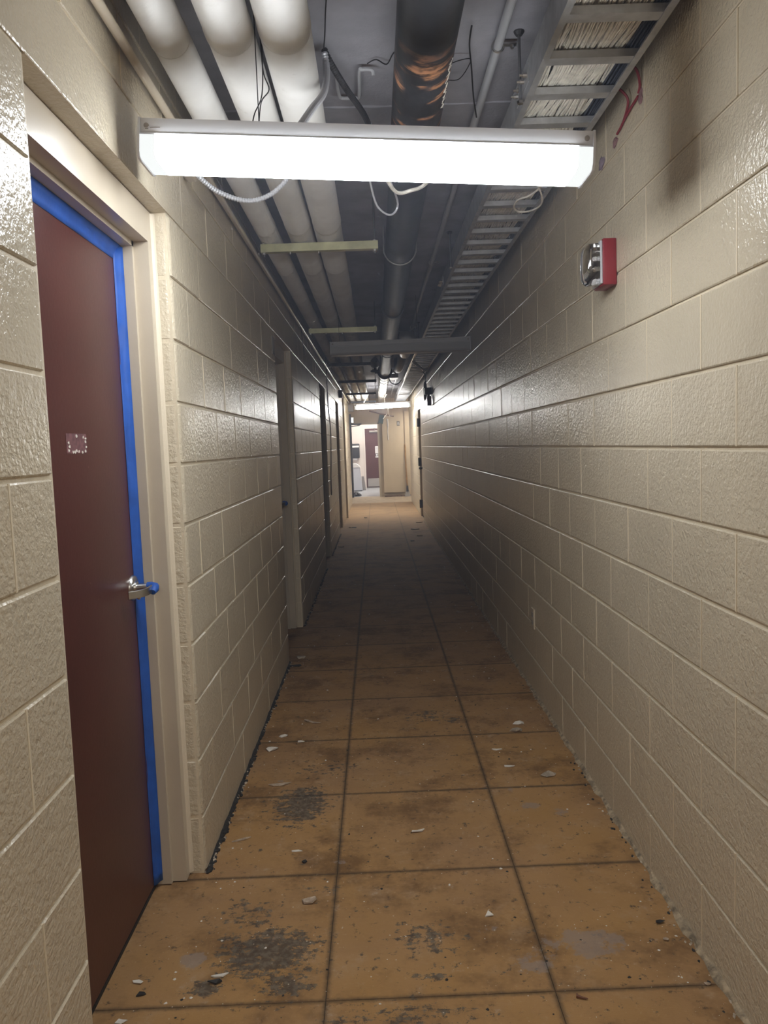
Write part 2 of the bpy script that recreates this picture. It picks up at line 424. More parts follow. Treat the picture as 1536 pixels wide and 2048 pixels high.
DL = [(1.564, 2.580), (5.222, 6.238), (9.286, 10.302), (12.943, 13.959)]
DR = (14.664, 15.680)
wl = build_wall('wall_left', -1, XL, 2.784, [(a, b, Z11) for a, b in DL], YEND, 'beige painted concrete block wall with four door openings, left side of corridor')
wr = build_wall('wall_right', 1, XR, 3.894, [(DR[0], DR[1], Z11)], YEND, 'beige painted concrete block wall along right side of corridor')
b = MB(); b.box((-1.2, YB-.1, 0), (1.4, YB, ZC)); b.obj('wall_back', M['endwall'], label='plain beige wall closing the corridor behind the camera', cat='wall', kind='structure')

# ================================================================== CEILING AND FLOOR
b = MB(); b.box((-1.5, YB, ZC), (1.7, 3.09, ZC+.1)); b.box((-1.5, 3.09, ZC+.006), (1.7, 9.0, ZC+.1)); b.box((-1.5, 9.0, ZC), (1.7, 22.4, ZC+.1))
ceil = b.obj('ceiling', M['deck'], label='bare grey concrete deck above the pipes and cable tray', cat='ceiling', kind='structure')
b = MB(); pts = [(x/20, 3.09+R.uniform(-.004, .004), ZC-.001) for x in range(-12, 17)]
b.tube(pts, [R.uniform(.003, .008) for _ in pts], 5); b.obj('seam_ridge', M['deck'], ceil)
b = MB(); b.box((-1.0, YB, -.06), (1.1, YEND, -.004))
floor = b.obj('floor', M['crevice'], label='corridor floor of scraped orange brown adhesive marked in squares', cat='floor', kind='structure')
colx = [(-.90, -.187), (-.187, .423), (.423, .90)]
rowy = [1.93+.61*k for k in range(-8, 31)]
rowy = [y for y in rowy if y > YB and y < YEND-.1]; rowy = [YB]+rowy+[YEND]
tc = {}
for r0, r1 in zip(rowy, rowy[1:]):
    for ci, (c0, c1) in enumerate(colx):
        key = (ci, round(r1-r0, 3))
        if key not in tc:
            g = .0007; W_, H_ = c1-c0, r1-r0; hw, hh = W_/2-g, H_/2-g
            xs = [-hw, -hw+.03, hw-.03, hw]; ysq = [-hh, -hh+.03, hh-.03, hh]
            vs = [(x, y, 0) for y in ysq for x in xs]; fs = [(j*4+i, j*4+i+1, (j+1)*4+i+1, (j+1)*4+i) for j in range(3) for i in range(3)]
            ring = [0, 1, 2, 3, 7, 11, 15, 14, 13, 12, 8, 4]; base = len(vs)
            vs += [(vs[i][0], vs[i][1], -.012) for i in ring]
            fs += [(ring[k], base+k, base+(k+1) % 12, ring[(k+1) % 12]) for k in range(12)]
            me = bpy.data.meshes.new('floor_tile'); me.from_pydata(vs, [], fs); me.materials.append(M['floor'])
            uv = me.uv_layers.new(name='edge')
            def ed(v):
                ex = min(v[0]+hw if ci else 9, hw-v[0] if ci < 2 else 9)
                return (min(.05, max(ex, 0)), min(.05, min(v[1]+hh, hh-v[1])))
            for l in me.loops: uv.data[l.index].uv = ed(vs[l.vertex_index])
            tc[key] = me
        inst('floor_tile', tc[key], ((c0+c1)/2, (r0+r1)/2, R.uniform(-.0003, 0)), floor)
b = MB(); b.box((-1.3, YEND, -.06), (1.7, 22.3, .0)); b.obj('floor_threshold', M['concrete'], label='pale bare concrete strip of floor before the end wall', cat='floor', kind='structure')

# crumbled edges along both wall bases
def rubble(name, xw, s, ranges, mat, label, dens, smax, wid):
    b = MB()
    for (a, c) in ranges:
        for _ in range(int((c-a)*dens)):
            y = R.uniform(a, c); r = R.uniform(.003, smax)
            x = xw-s*abs(R.gauss(0, wid)); bm = bmesh.new(); bmesh.ops.create_icosphere(bm, subdivisions=1, radius=r)
            for v in bm.verts: v.co = Vector((v.co.x*R.uniform(.7, 1.2)+x, v.co.y*R.uniform(.8, 2)+y, max(0, v.co.z*R.uniform(.5, .9)+r*.3)))
            b.frombm(bm)
    return b.obj(name, mat, label=label, cat='debris', kind='stuff')
LR = [(2.58, 5.2), (6.26, 9.28), (10.3, 12.9)]
rubble('mortar_crumbs', XL, -1, LR+[(2.58, 3.6)], M['rubble'], 'crumbs of broken mortar along the foot of left block wall', 60, .007, .008)
rubble('black_mastic_crumbs', XL+.003, -1, LR+[(2.58, 3.6), (2.58, 3.2)], M['crevice'], 'black mastic crumbs in the crack under left block wall', 60, .010, .007)
rubble('mortar_crumbs', XR, 1, [(1.2, 10)], M['rubble'], 'crumbs of pale mortar along the foot of right block wall', 30, .0045, .016)
rubble('black_mastic_crumbs', XR-.02, 1, [(1.2, 3.4)], M['crevice'], 'dark mastic crumbs near the foot of right block wall', 14, .006, .014)
def edge_strip(name, xw, s, y0, y1, w0, mat, label):
    b = MB(); n = int((y1-y0)/.04); vs = []
    for i in range(n+1):
        y = y0+(y1-y0)*i/n; k = w0*(.5+R.random()); h = .004+.007*R.random()
        vs += [(xw+s*.002, y, h*1.6), (xw-s*k*.5, y, h), (xw-s*k, y, .0005)]
    b.add(vs, [(i*3+j, i*3+j+1, i*3+j+4, i*3+j+3) for i in range(n) for j in range(2)])
    return b.obj(name, mat, label=label, cat='trim', kind='structure')
edge_strip('trim_right', XR, 1, 1.1, 14.6, .015, M['grime'], 'ragged strip of leftover mortar at foot of right wall')
edge_strip('trim_left', XL, -1, 2.6, 5.2, .012, M['crevice'], 'ragged black mastic line at foot of left wall between first and second doors')

# ================================================================== LEFT DOORS
def recess_door(idx, y0, y1, label, near=False):
    d = empty('door_%d' % idx, ((XL-.08), (y0+y1)/2, 0), label, 'door', kind='structure')
    zt = Z11; xf = -.700
    def jamb(yw, s):   # s: direction into the opening
        pr = [(xf, yw), (xf, yw+s*.050), (xf-.047, yw+s*.050), (xf-.047, yw+s*.066), (xf-.095, yw+s*.066), (xf-.095, yw+s*.050), (xf-.14, yw+s*.050), (xf-.14, yw)]
        m = MB(); m.prism(pr, 2, .004, zt-.1); return m
    jamb(y1, -1).obj('jamb', M['frame'], d); jamb(y0, 1).obj('jamb', M['frame'], d)
    m = MB(); m.prism([(xf, zt), (xf, zt-.1), (xf-.047, zt-.1), (xf-.047, zt-.116), (xf-.095, zt-.116), (xf-.095, zt-.1), (xf-.14, zt-.1), (xf-.14, zt)], 1, y0, y1)
    m.v = [(v[0], v[1], v[2]) for v in m.v]; m.obj('frame_head', M['frame'], d)
    for yw, s in ((y1, -1), (y0, 1)):
        m = MB(); m.prism([(xf-.002, yw), (xf+.012, yw), (xf+.008, yw+s*.006), (xf, yw+s*.012)], 2, .01, zt-.004)
        m.obj('caulk_bead', M['caulk'], d)
    xd = xf-.098; yl0, yl1 = y0+.053, y1-.053
    m = MB(); m.box((xd, yl0, .018), (xd-.044, yl1, zt-.103), .001); leaf = m.obj('door_leaf', M['door'], d); d['leaf'] = leaf.name
    # threshold gap of dark rubble
    m = MB(); m.box((xd-.001, yl0, -.002), (xd-.04, yl1, .012)); m.obj('sill_gap', M['crevice'], d)
    # tape down the strike edge and across the head
    def strip(prof, path, axis, nm):
        mm = MB(); k = len(prof); vs = []
        for i, t in enumerate(path):
            for j, (p, q) in enumerate(prof):
                wob = .004*math.sin(t*9+j*1.3)+.003*math.sin(t*23+j)+R.uniform(-.0012, .0012) if 0 < j < k-1 else .0
                v = [p+wob, q, t] if axis == 2 else [p+wob*.5, t, q]
                vs.append(v)
        n = len(path); mm.add(vs, [(i*k+j, i*k+j+1, (i+1)*k+j+1, (i+1)*k+j) for i in range(n-1) for j in range(k-1)])
        o = mm.obj(nm, M['blue'], d, smooth=True)
        so = o.modifiers.new('thickness', 'SOLIDIFY'); so.thickness = .0008; so.offset = 1
    e = y1-.066
    zs = [.02+(zt-.14)*i/60 for i in range(61)]
    strip([(xd+.0015, e-.036), (xd+.004, e-.026), (xd+.013, e-.010), (xd+.022, e-.0015)], zs, 2, 'masking_tape')
    ysq = [yl0+.01+(yl1-yl0-.03)*i/40 for i in range(41)]
    strip([(xd+.0015, zt-.163), (xd+.003, zt-.148), (xd+.008, zt-.130), (xd+.018, zt-.1172)], ysq, 1, 'head_tape')
    # lever set
    yh, zh = y1-.118, 1.035
    m = MB(); m.tube([(xd-.001, yh, zh), (xd+.004, yh, zh), (xd+.009, yh, zh), (xd+.010, yh, zh)], [.041, .041, .037, .030], 28); rs = m.obj('handle', M['steel'], d, smooth=True)
    m = MB(); m.tube([(xd+.008, yh, zh), (xd+.016, yh, zh), (xd+.017, yh, zh), (xd+.058, yh, zh)], [.021, .019, .0125, .012], 16); m.obj('lever_neck', M['steel'], rs, smooth=True)
    m = MB(); lv = [(xd+.056, yh+.012, zh), (xd+.066, yh+.006, zh-.001), (xd+.066, yh-.025, zh-.003), (xd+.064, yh-.060, zh-.004), (xd+.056, yh-.085, zh-.004), (xd+.042, yh-.105, zh-.004), (xd+.024, yh-.120, zh-.004)]
    lp = smoothpts(lv, 4); vs = []; k = 4
    for i, p in enumerate(lp):
        tdir = (lp[min(i+1, len(lp)-1)]-lp[max(i-1, 0)]).normalized(); nrm = Vector((tdir.y, -tdir.x, 0)).normalized()
        hw, hz = .0042, .012
        for aa, bb in ((-1, -1), (1, -1), (1, 1), (-1, 1)): vs.append(p+nrm*hw*aa+Vector((0, 0, hz*bb)))
    n = len(lp); fs = [(i*4+j, i*4+(j+1) % 4, (i+1)*4+(j+1) % 4, (i+1)*4+j) for i in range(n-1) for j in range(4)]+[(0, 1, 2, 3), tuple((n-1)*4+j for j in (3, 2, 1, 0))]
    m.add(vs, fs); lev = m.obj('lever', M['steel'], rs)
    bv = lev.modifiers.new('round', 'BEVEL'); bv.width = .0016; bv.segments = 2
    m = MB()
    m.tube([(xd+.046, yh+.003, zh+.001), (xd+.060, yh+.003, zh), (xd+.071, yh-.002, zh-.001), (xd+.0735, yh-.014, zh-.004), (xd+.072, yh-.03, zh-.012)], [.0150, .0165, .0160, .0155, .010], 10)
    m.obj('lever_tape', M['blue'], rs, smooth=True)
    m = MB(); m.ball((xd+.045, yh-.085, zh-.018), .006); m.obj('keyhole_cap', M['steel'], rs, smooth=True)
    return d
LBL = ['brown steel door edged with blue masking tape, nearest recess in left wall', 'second recessed door on the left, lever just showing past the cream jamb',
       'third recessed doorway on the left, dark in the unlit stretch', 'fourth recessed doorway on the left, nearest the lit far end']
doors = [recess_door(i+1, a, b2, LBL[i]) for i, (a, b2) in enumerate(DL)]
# torn sticker on the first door
xs_ = -.700-.098+.0006
d1 = bpy.data.objects[doors[0]['leaf']]
m = MB(); m.box((xs_, 2.01, 1.47), (xs_-.0003, 2.15, 1.522)); m.obj('sticker_residue', simple('old sticker glue', (.16, .07, .075), .55, vary=.3, vscale=60), d1)
m = MB()
for (yy, zz) in [(1.712, 1.43), (1.715, 1.45), (1.712, 1.47), (1.725, 1.421), (1.732, 1.42), (1.745, 1.423), (1.769, 1.425), (1.772, 1.45), (1.771, 1.478), (1.772, 1.495), (1.764, 1.502), (1.758, 1.42), (1.74, 1.508), (1.738, 1.43)]:
    yy = 2.01+(yy-1.705)*2; zz = 1.47+(zz-1.415)*.49
    n = 6; pl = [(yy+R.uniform(.4, 1)*.009*math.cos(6.28*k/n), zz+R.uniform(.4, 1)*.0055*math.sin(6.28*k/n)) for k in range(n)]
    m.prism(pl, 0, xs_, xs_+.0008)
m.obj('sticker_scrap', M['chipwhite'], d1, kind='stuff')

# ================================================================== RIGHT DOOR (far)
d5 = empty('door_5', (XR+.06, (DR[0]+DR[1])/2, 0), 'narrow cream door frame with dark hinges, far end of right wall', 'door', kind='structure')
for yw, s in ((DR[0], 1), (DR[1], -1)):
    m = MB(); m.prism([(XR+.006, yw), (XR+.006, yw+s*.05), (XR+.08, yw+s*.05), (XR+.08, yw)], 2, .004, Z11-.05); m.obj('jamb', M['frame'], d5)
m = MB(); m.box((XR+.006, DR[0], Z11-.1), (XR+.08, DR[1], Z11-.002)); m.obj('frame_head', M['frame'], d5)
m = MB(); m.box((XR+.045, DR[0]+.053, .015), (XR+.09, DR[1]-.053, Z11-.103)); m.obj('door_leaf', M['frame'], d5)
for zz in (1.89, 1.10, .25):
    m = MB(); m.tube([(XR-.008, DR[1]-.05, zz-.085), (XR-.008, DR[1]-.05, zz+.085)], .013, 10); m.box((XR-.012, DR[1]-.075, zz-.08), (XR+.044, DR[1]-.068, zz+.08)); m.obj('hinge', M['darkmetal'], d5)
m = MB(); m.tube([(XR+.045, DR[0]+.11, 1.0), (XR-.03, DR[0]+.11, 1.0)], .02, 10); m.ball((XR-.035, DR[0]+.11, 1.0), .027); m.obj('knob', M['darkmetal'], d5, smooth=True)

# ================================================================== FAR END
b = MB(); xo0, xo1, zo = -.720, .118, 2.12
b.box((-1.5, YDW, 0), (xo0, YDW+.2, ZC)); b.box((xo1, YDW, 0), (1.7, YDW+.2, ZC)); b.box((xo0, YDW, zo), (xo1, YDW+.2, ZC))
we = b.obj('wall_end', M['endwall'], label='beige plastered wall closing the corridor, doorway on its left', cat='wall', kind='structure')
m = MB(); m.box((.20, YDW-.10, .11), (.80, YDW, 2.62), .006); m.obj('chase_panel', M['endwall'], we)
m = MB(); m.box((.84, YDW-.06, .02), (1.30, YDW, 2.42), .006); m.obj('chase_panel', M['endwall'], we)
m = MB(); m.box((-1.5, YDW-.5, 2.50), (1.7, YDW, ZC)); m.obj('bulkhead', M['endwall'], we)
for sx in (-1, 1):
    b = MB(); b.box((sx*1.5+.1, YEND, 0), (sx*1.5+.2, YDW, ZC)); b.obj('wall_side', M['endwall'], label=('plain beige wall of the cross passage, left of end doorway', 'plain beige wall of the cross passage, right of end wall')[sx > 0], cat='wall', kind='structure')
d6 = empty('door_6', ((xo0+xo1)/2, YDW, 0), 'open doorway with steel frame in end wall, white room beyond', 'door', kind='structure')
m = MB(); m.box((xo0, YDW-.03, 0), (xo0+.05, YDW+.2, zo)); m.obj('jamb', M['darkmetal'], d6)
m = MB(); m.box((xo1-.05, YDW-.03, 0), (xo1, YDW+.2, zo)); m.obj('jamb', M['frame'], d6)
m = MB(); m.box((xo0, YDW-.03, zo-.05), (xo1, YDW+.2, zo)); m.obj('frame_head', M['frame'], d6)
m = MB(); m.box((xo0+.06, YDW-.09, 2.06), (xo0+.34, YDW-.03, 2.10)); m.tube([(xo0+.06, YDW-.05, 2.02), (xo0+.30, YDW-.14, 2.05)], .012, 6); m.obj('closer_arm', M['darkmetal'], d6)
# room beyond
b = MB(); b.box((-2.2, 22.3, -.06), (1.6, 27.0, 0)); b.obj('floor_room', M['roomfloor'], label='pale glossy floor of the room beyond the end doorway', cat='floor', kind='structure')
b = MB(); b.box((-2.2, 26.9, 0), (1.6, 27.05, 2.8)); b.obj('wall_room', M['roomwall'], label='pinkish white far wall of the room beyond the doorway', cat='wall', kind='structure')
b = MB(); b.box((-1.15, 22.3, 0), (-1.0, 26.9, 2.8)); b.obj('wall_room', M['roomwall'], label='white side wall, left, of the room beyond the doorway', cat='wall', kind='structure')
b = MB(); b.box((1.3, 22.3, 0), (1.45, 26.9, 2.8)); b.obj('wall_room', M['roomwall'], label='white side wall, right, of the room beyond the doorway', cat='wall', kind='structure')
b = MB(); b.box((-2.2, 22.3, 2.8), (1.6, 27.0, 2.9)); b.obj('ceiling_room', M['roomwall'], label='white ceiling of the room beyond the end doorway', cat='ceiling', kind='structure')
d7 = empty('door_7', (.1, 26.9, 0), 'brown door with closer and steel kick plate across the far room', 'door', kind='structure')
m = MB(); m.box((-.36, 26.86, .03), (.55, 26.9, 2.05)); m.obj('door_leaf', M['door'], d7)
m = MB(); m.box((-.40, 26.85, 0), (-.36, 26.9, 2.09)); m.box((.55, 26.85, 0), (.59, 26.9, 2.09)); m.box((-.36, 26.85, 2.05), (.55, 26.9, 2.09)); m.obj('door_frame', M['roomwall'], d7)
m = MB(); m.box((-.31, 26.85, .05), (.50, 26.86, .33)); m.obj('kick_plate', M['kick'], d7)
m = MB(); m.box((-.20, 26.79, 1.92), (.10, 26.86, 1.975), .004); m.obj('door_closer', M['steel'], d7)
m = MB(); m.tube([(0, 26.8, 1.98), (-.04, 26.7, 2.06), (-.02, 26.85, 2.075)], .01, 6); m.obj('closer_arm', M['steel'], d7)
def notice(x0, x1, z0, z1, mat, label):
    m = MB(); m.box((x0, 26.852, z0), (x1, 26.86, z1)); o = m.obj('notice', mat, label=label, cat='notice')
    return o
n1 = notice(-.02, .20, 1.19, 1.44, M['paper'], 'white paper notice taped to the far brown door')
m = MB()
for k in range(9): m.box((.0, 26.8512, 1.41-k*.023), (.10+.03*(k % 3), 26.852, 1.415-k*.023))
m.obj('printed_line', M['ink'], n1, kind='stuff')
m = MB(); m.box((.145, 26.8512, 1.29), (.20, 26.852, 1.33)); m.obj('printed_picture', M['ink'], n1)
notice(-.02, .22, 1.05, 1.09, M['paper'], 'narrow white strip notice low on the far brown door')
m = MB(); m.box((-.01, 26.853, 1.10), (.2, 26.86, 1.18)); o = m.obj('notice', M['ink'], label='dark printed notice between two white ones on far brown door', cat='notice')
m = MB(); m.box((.0, 26.8515, 1.115), (.055, 26.853, 1.165)); m.box((.065, 26.8515, 1.125), (.10, 26.853, 1.15)); m.obj('printed_lettering', M['paper'], o)
# dispenser, bin, dark bag
m = MB(); m.box((-.86, 26.62, 1.05), (-.56, 26.9, 1.55), .03); dsp = m.obj('towel_dispenser', M['black'], smooth=True, label='black paper towel dispenser on white wall of far room', cat='dispenser')
m = MB(); m.box((-.85, 26.615, 1.42), (-.57, 26.622, 1.48)); m.obj('window_strip', M['paper'], dsp)
m = MB(); m.box((-.80, 26.68, .99), (-.64, 26.88, 1.05)); m.obj('paper_towel', M['paper'], dsp)
bn = empty('rubbish_bin', (-.66, 25.3, 0), 'tall pale blue grey rubbish bin standing in far room', 'bin')
m = MB(); m.add([(-.86, 25.1, .03), (-.48, 25.1, .03), (-.48, 25.5, .03), (-.86, 25.5, .03), (-.86, 25.1, .77), (-.54, 25.1, .77), (-.54, 25.5, .77), (-.86, 25.5, .77)], [(0, 1, 5, 4), (1, 2, 6, 5), (2, 3, 7, 6), (3, 0, 4, 7), (0, 3, 2, 1), (4, 5, 6, 7)]); m.obj('body', M['bin'], bn)
m = MB(); m.prism([(-.87, .775), (-.52, .775), (-.57, .84), (-.66, .90), (-.87, .90)], 1, 25.08, 25.52); m.obj('lid', M['paper'], bn)
m = MB(); m.box((-.85, 25.12, 0), (-.49, 25.48, .03)); m.obj('base', M['black'], bn)
m = MB(); m.add([(-.50, 25.55, 0), (-.37, 25.55, 0), (-.37, 25.9, 0), (-.50, 25.9, 0), (-.50, 25.55, .46), (-.43, 25.55, .46), (-.43, 25.9, .46), (-.50, 25.9, .46)], [(0, 1, 5, 4), (1, 2, 6, 5), (2, 3, 7, 6), (3, 0, 4, 7), (0, 3, 2, 1), (4, 5, 6, 7)])
m.obj('waste_basket', M['grey'], label='low grey waste basket behind the tall pale bin', cat='bin')
m = MB(); bm = bmesh.new(); bmesh.ops.create_icosphere(bm, subdivisions=3, radius=1)
for v in bm.verts:
    k = 1+.12*math.sin(v.co.x*7+v.co.y*5)+.1*math.sin(v.co.y*11+v.co.z*4); v.co = Vector((-.62+v.co.x*.14*k, 22.75+v.co.y*.18*k, max(0, .05+v.co.z*.08*k-(.05 if v.co.x > .3 else 0)*v.co.x)))
m.frombm(bm); m.obj('crumpled_bag', M['black'], smooth=True, label='crumpled black bag on the floor just inside the far doorway', cat='bag')
# brown board at the left end of the corridor
bb = empty('brown_board', (XL+.01, 18.7, .86), 'tall brown board standing out edge-on at the left, near end doorway', 'board')
m = MB(); m.box((-.655, 19.78, .86), (-.60, 19.84, 2.28), .004); m.obj('edge_strip', M['darkmetal'], bb)
m = MB(); m.box((-.74, 19.85, .83), (-.61, 19.92, 2.28), .004); m.obj('panel', M['brownboard'], bb)
# lit sign above the doorway
m = MB(); m.box((-.66, YDW-.09, 2.125), (-.60, YDW-.005, 2.275), .006); ls = m.obj('lit_sign', M['white'], label='small glowing white sign above left side of end doorway', cat='sign')
m = MB(); m.box((-.655, YDW-.093, 2.132), (-.605, YDW-.091, 2.268)); m.obj('face', M['glow'], ls)
# letter sign on the end panel
sg = empty('wall_sign', (.665, YDW-.1, 2.04), 'small dark square sign with a pale letter on end panel', 'sign')
m = MB(); m.box((.625, YDW-.112, 2.00), (.705, YDW-.1, 2.125), .002); m.obj('plate', M['plate'], sg)
cu = bpy.data.curves.new('letter', 'FONT'); cu.body = 'B'; cu.size = .125; cu.extrude = .002; cu.align_x = 'CENTER'
tmp = bpy.data.objects.new('tmp', cu); COL.objects.link(tmp); bpy.context.view_layer.update()
me = bpy.data.meshes.new_from_object(tmp.evaluated_get(bpy.context.evaluated_depsgraph_get())); bpy.data.objects.remove(tmp)
me.materials.append(M['paper']); lo = bpy.data.objects.new('letter', me); COL.objects.link(lo); lo.parent = sg; lo.location = (0, -.015, -.022); lo.rotation_euler = (math.pi/2, 0, 0)
# scraper leaning at the end wall
sp = empty('floor_scraper', (.85, 21.75, 0), 'long handled floor scraper with worn blade leaning on end wall', 'scraper')
m = MB(); m.tube([(.855, 21.80, .24), (.835, 21.88, .8), (.83, 21.985, 1.46)], .021, 10); m.obj('handle', M['wood'], sp, smooth=True)
m = MB(); m.tube([(.857, 21.79, .14), (.855, 21.80, .30)], [.034, .024], 10); m.obj('socket', M['darkmetal'], sp, smooth=True)
m = MB(); m.add([(.815, 21.79, .17), (.90, 21.79, .17), (.935, 21.73, .0), (.775, 21.73, .0), (.815, 21.80, .17), (.90, 21.80, .17), (.935, 21.74, .0), (.775, 21.74, .0)], [(0, 1, 2, 3), (7, 6, 5, 4), (0, 4, 5, 1), (1, 5, 6, 2), (2, 6, 7, 3), (3, 7, 4, 0)]); m.obj('blade', M['grey'], sp)

# ================================================================== LIGHT FIXTURES
def fixture(name, x0, x1, y, z0, z1, depth, drop, lit, label, endless=False):
    """housing top front edge runs from (x0,z0) to (x1,z1)"""
    root = empty(name, ((x0+x1)/2, y+depth/2, (z0+z1)/2), label, 'light fixture')
    L = math.hypot(x1-x0, z1-z0); ux = Vector(((x1-x0)/L, 0, (z1-z0)/L)); uz = Vector((-ux.z, 0, ux.x)); uy = Vector((0, 1, 0)); O = Vector((x0, y, z0))
    def W(a, b_, c): return O+ux*a+uy*b_+uz*c
    def pr(poly, a, b_, nm, mat, par=root, lab=None, inset=0):
        m = MB(); n = len(poly)
        m.add([W(a, p, q) for p, q in poly]+[W(b_, p, q) for p, q in poly], [tuple(range(n)), tuple(range(2*n-1, n-1, -1))]+[(i, n+i, n+(i+1) % n, (i+1) % n) for i in range(n)])
        return m.obj(nm, mat, par, label=lab)
    hz = -.036
    D = depth
    pr([(0, 0), (D, 0), (D, hz), (D+.004, hz-.003), (D+.004, hz-.008), (-.004, hz-.008), (-.004, hz-.003), (0, hz)], .004, L-.004, 'housing', M['white'] if lit else M['greyenamel']); hs = root.children[0]
    prof = [(-.008, hz-.008), (-.009, -drop+.018), (-.004, -drop+.004), (.012, -drop), (D-.012, -drop), (D+.004, -drop+.004), (D+.009, -drop+.018), (D+.008, hz-.008)]
    if lit:
        e = .045
        pr(prof, e, L-e, 'lens', M[lit])
        pr(prof, .006, e, 'lens_end', M['tube_nearend']); pr(prof, L-e, L-.006, 'lens_end', M['tube_nearend'])
    else: pr(prof, .006, L-.006, 'lens', M['lens_off'])
    cap = [(-.011, hz), (-.012, -drop+.016), (-.006, -drop), (.012, -drop-.004), (D-.012, -drop-.004), (D+.006, -drop), (D+.012, -drop+.016), (D+.011, hz), (D+.002, .002), (-.002, .002)]
    pr(cap, 0, .006, 'end_cap', M['white']); pr(cap, L-.006, L, 'end_cap', M['white'])
    for a in (.022, L-.022): m = MB(); m.tube([W(a, -.004, -.02), W(a, 0, -.02)], .007, 10); m.obj('screw', M['grey'], hs)
    if lit == 'tube_near':
        m = MB(); m.box((-.562, y-.0006, z0-.0275), (-.536, y+.001, z0-.0255)); m.box((-.575, y-.0006, z0-.030), (-.567, y+.001, z0-.022)); m.obj('printed_mark', M['grey'], hs)
    # hanging chains to the deck
    for hx, zt_ in ((-.284, ZC), (.40, ZC))[:1 if lit == 'tube_near' else 2]:
        m = MB(); p = W((hx-x0)/ux.x, D/2, 0); m.tube([p, (p.x, p.y, zt_)], .0014, 6); m.obj('hanger_wire', M['wire'], root)
    return root
fixture('light_fixture', -.592, .614, 2.12, 2.343, 2.270, .135, .103, 'tube_near', 'lit white fluorescent wraparound light, nearest, filling the corridor width')
fixture('light_fixture', -.363, .862, 6.82, 2.372, 2.376, .14, .115, None, 'unlit grey fluorescent light hanging in the dark middle of corridor')
fixture('light_fixture', -.43, .79, 16.95, 2.375, 2.395, .135, .115, 'tube_far', 'lit fluorescent light near the far end of corridor')
def area(name, loc, sx, sy, W_, col=(1, .97, .94)):
    l = bpy.data.lights.new(name, 'AREA'); l.shape = 'RECTANGLE'; l.size = sx; l.size_y = sy; l.energy = W_; l.color = col
    o = bpy.data.objects.new(name, l); COL.objects.link(o); o.location = loc; return o
area('room_lamp', (-.1, 25.0, 2.75), 1.4, 2.5, ROOM_W)
area('passage_fill_lamp', (1.25, 20.9, 2.44), .3, 1.2, 16, (1, .93, .84))  # unseen lamp added out of view to brighten the end wall
area('fill_lamp_behind', (.1, -1.6, 2.5), 1.2, .15, BEHIND_W, (1, .97, .93))  # unseen lamp added behind the camera to fill the lower walls and floor

# ================================================================== PIPES
def pipe_thing(xc, zc, r, label):
    root = empty('insulated_pipe', (xc, 0, zc), label, 'pipe')
    L = .914; m = MB()
    m.tube([(0, 0, 0), (0, .002, 0), (0, L-.05, 0), (0, L-.048, 0), (0, L-.012, 0), (0, L, 0)], [r-.001, r, r, r+.0016, r+.0016, r-.001], 32)
    me = m.mesh('jacket_section', M['jacket'], smooth=True); k = 0
    y = YB+.05
    while y < 21.3: inst('jacket_section', me, (R.uniform(-.0015, .0015), y, R.uniform(-.0015, .001)), root); y += L
    return root
pipe_thing(-.520, 2.589, .054, 'white insulated pipe, leftmost and thinnest of the three')
pipe_thing(-.355, 2.600, .065, 'white insulated pipe, middle of the three')
pipe_thing(-.206, 2.607, .072, 'white insulated pipe, rightmost and thickest of the three')
m = MB(); m.tube([(-.622, YB+.05, 2.538), (-.622, 12, 2.538), (-.622, 19.5, 2.538)], .0135, 14); m.obj('conduit', M['frame'], smooth=True, label='thin cream conduit running along top of left block wall', cat='conduit')
m = MB(); m.tube([(.4446, YB+.05, 2.735), (.4446, 10, 2.735), (.4446, 19.5, 2.735)], .0147, 14); cdt = m.obj('conduit', M['greyenamel'], smooth=True, label='thin grey conduit under the deck between black pipe and tray', cat='conduit')
for yy in (2.62, 5.6, 8.6):
    m = MB(); m.torus((.4446, yy, 2.735), .018, .004, 1, 14, 6); m.box((.462, yy-.008, 2.737), (.505, yy+.008, 2.742)); m.tube([(.492, yy, 2.742), (.492, yy, 2.728)], .006, 8); m.obj('strap', M['steel'], cdt)
bp = empty('black_pipe', (.189, 0, 2.626), 'large black drain pipe with copper coloured scuffs, centre of ceiling', 'pipe')
m = MB(); m.tube([(.189, YB+.05, 2.626), (.189, 4.0, 2.626), (.189, 12.6, 2.626)], .089, 40); m.obj('pipe_run', M['blackpipe'], bp, smooth=True)
m = MB(); m.tube([(.189, 12.6, 2.626), (.189, 17, 2.626), (.189, 21.5, 2.626)], .087, 40); m.obj('pale_run', M['jacket'], bp, smooth=True, label='far length, lit look put into its pale colour')  # black pipe given a pale colour here, standing in for the far light
for yy in (6.7, 12.55):
    m = MB(); m.tube([(.189, yy-.05, 2.626), (.189, yy-.049, 2.626), (.189, yy+.05, 2.626), (.189, yy+.051, 2.626)], [.09, .100, .100, .09], 32); m.obj('coupling', M['darkmetal'], bp, smooth=True)
for yy in (13.2, 13.8, 14.4, 15.0, 15.6, 16.2):
    m = MB(); m.torus((.189, yy, 2.626), .088, .004, 1, 28, 6); m.obj('pipe_band', M['grey'], bp, smooth=True)
# chalk scribble along the pipe's right side
pts = []
for i in range(64):
    y = 2.36+.0052*i; ang = math.radians(-33+5*math.sin(i*1.35)+2.5*math.sin(i*.61+1))
    pts.append((.189+.0895*math.cos(ang), y+.008*math.sin(i*.9), 2.626+.0895*math.sin(ang)))
m = MB(); m.tube(smoothpts(pts, 3), .0012, 4); m.obj('chalk_scribble', M['chipwhite'], bp)
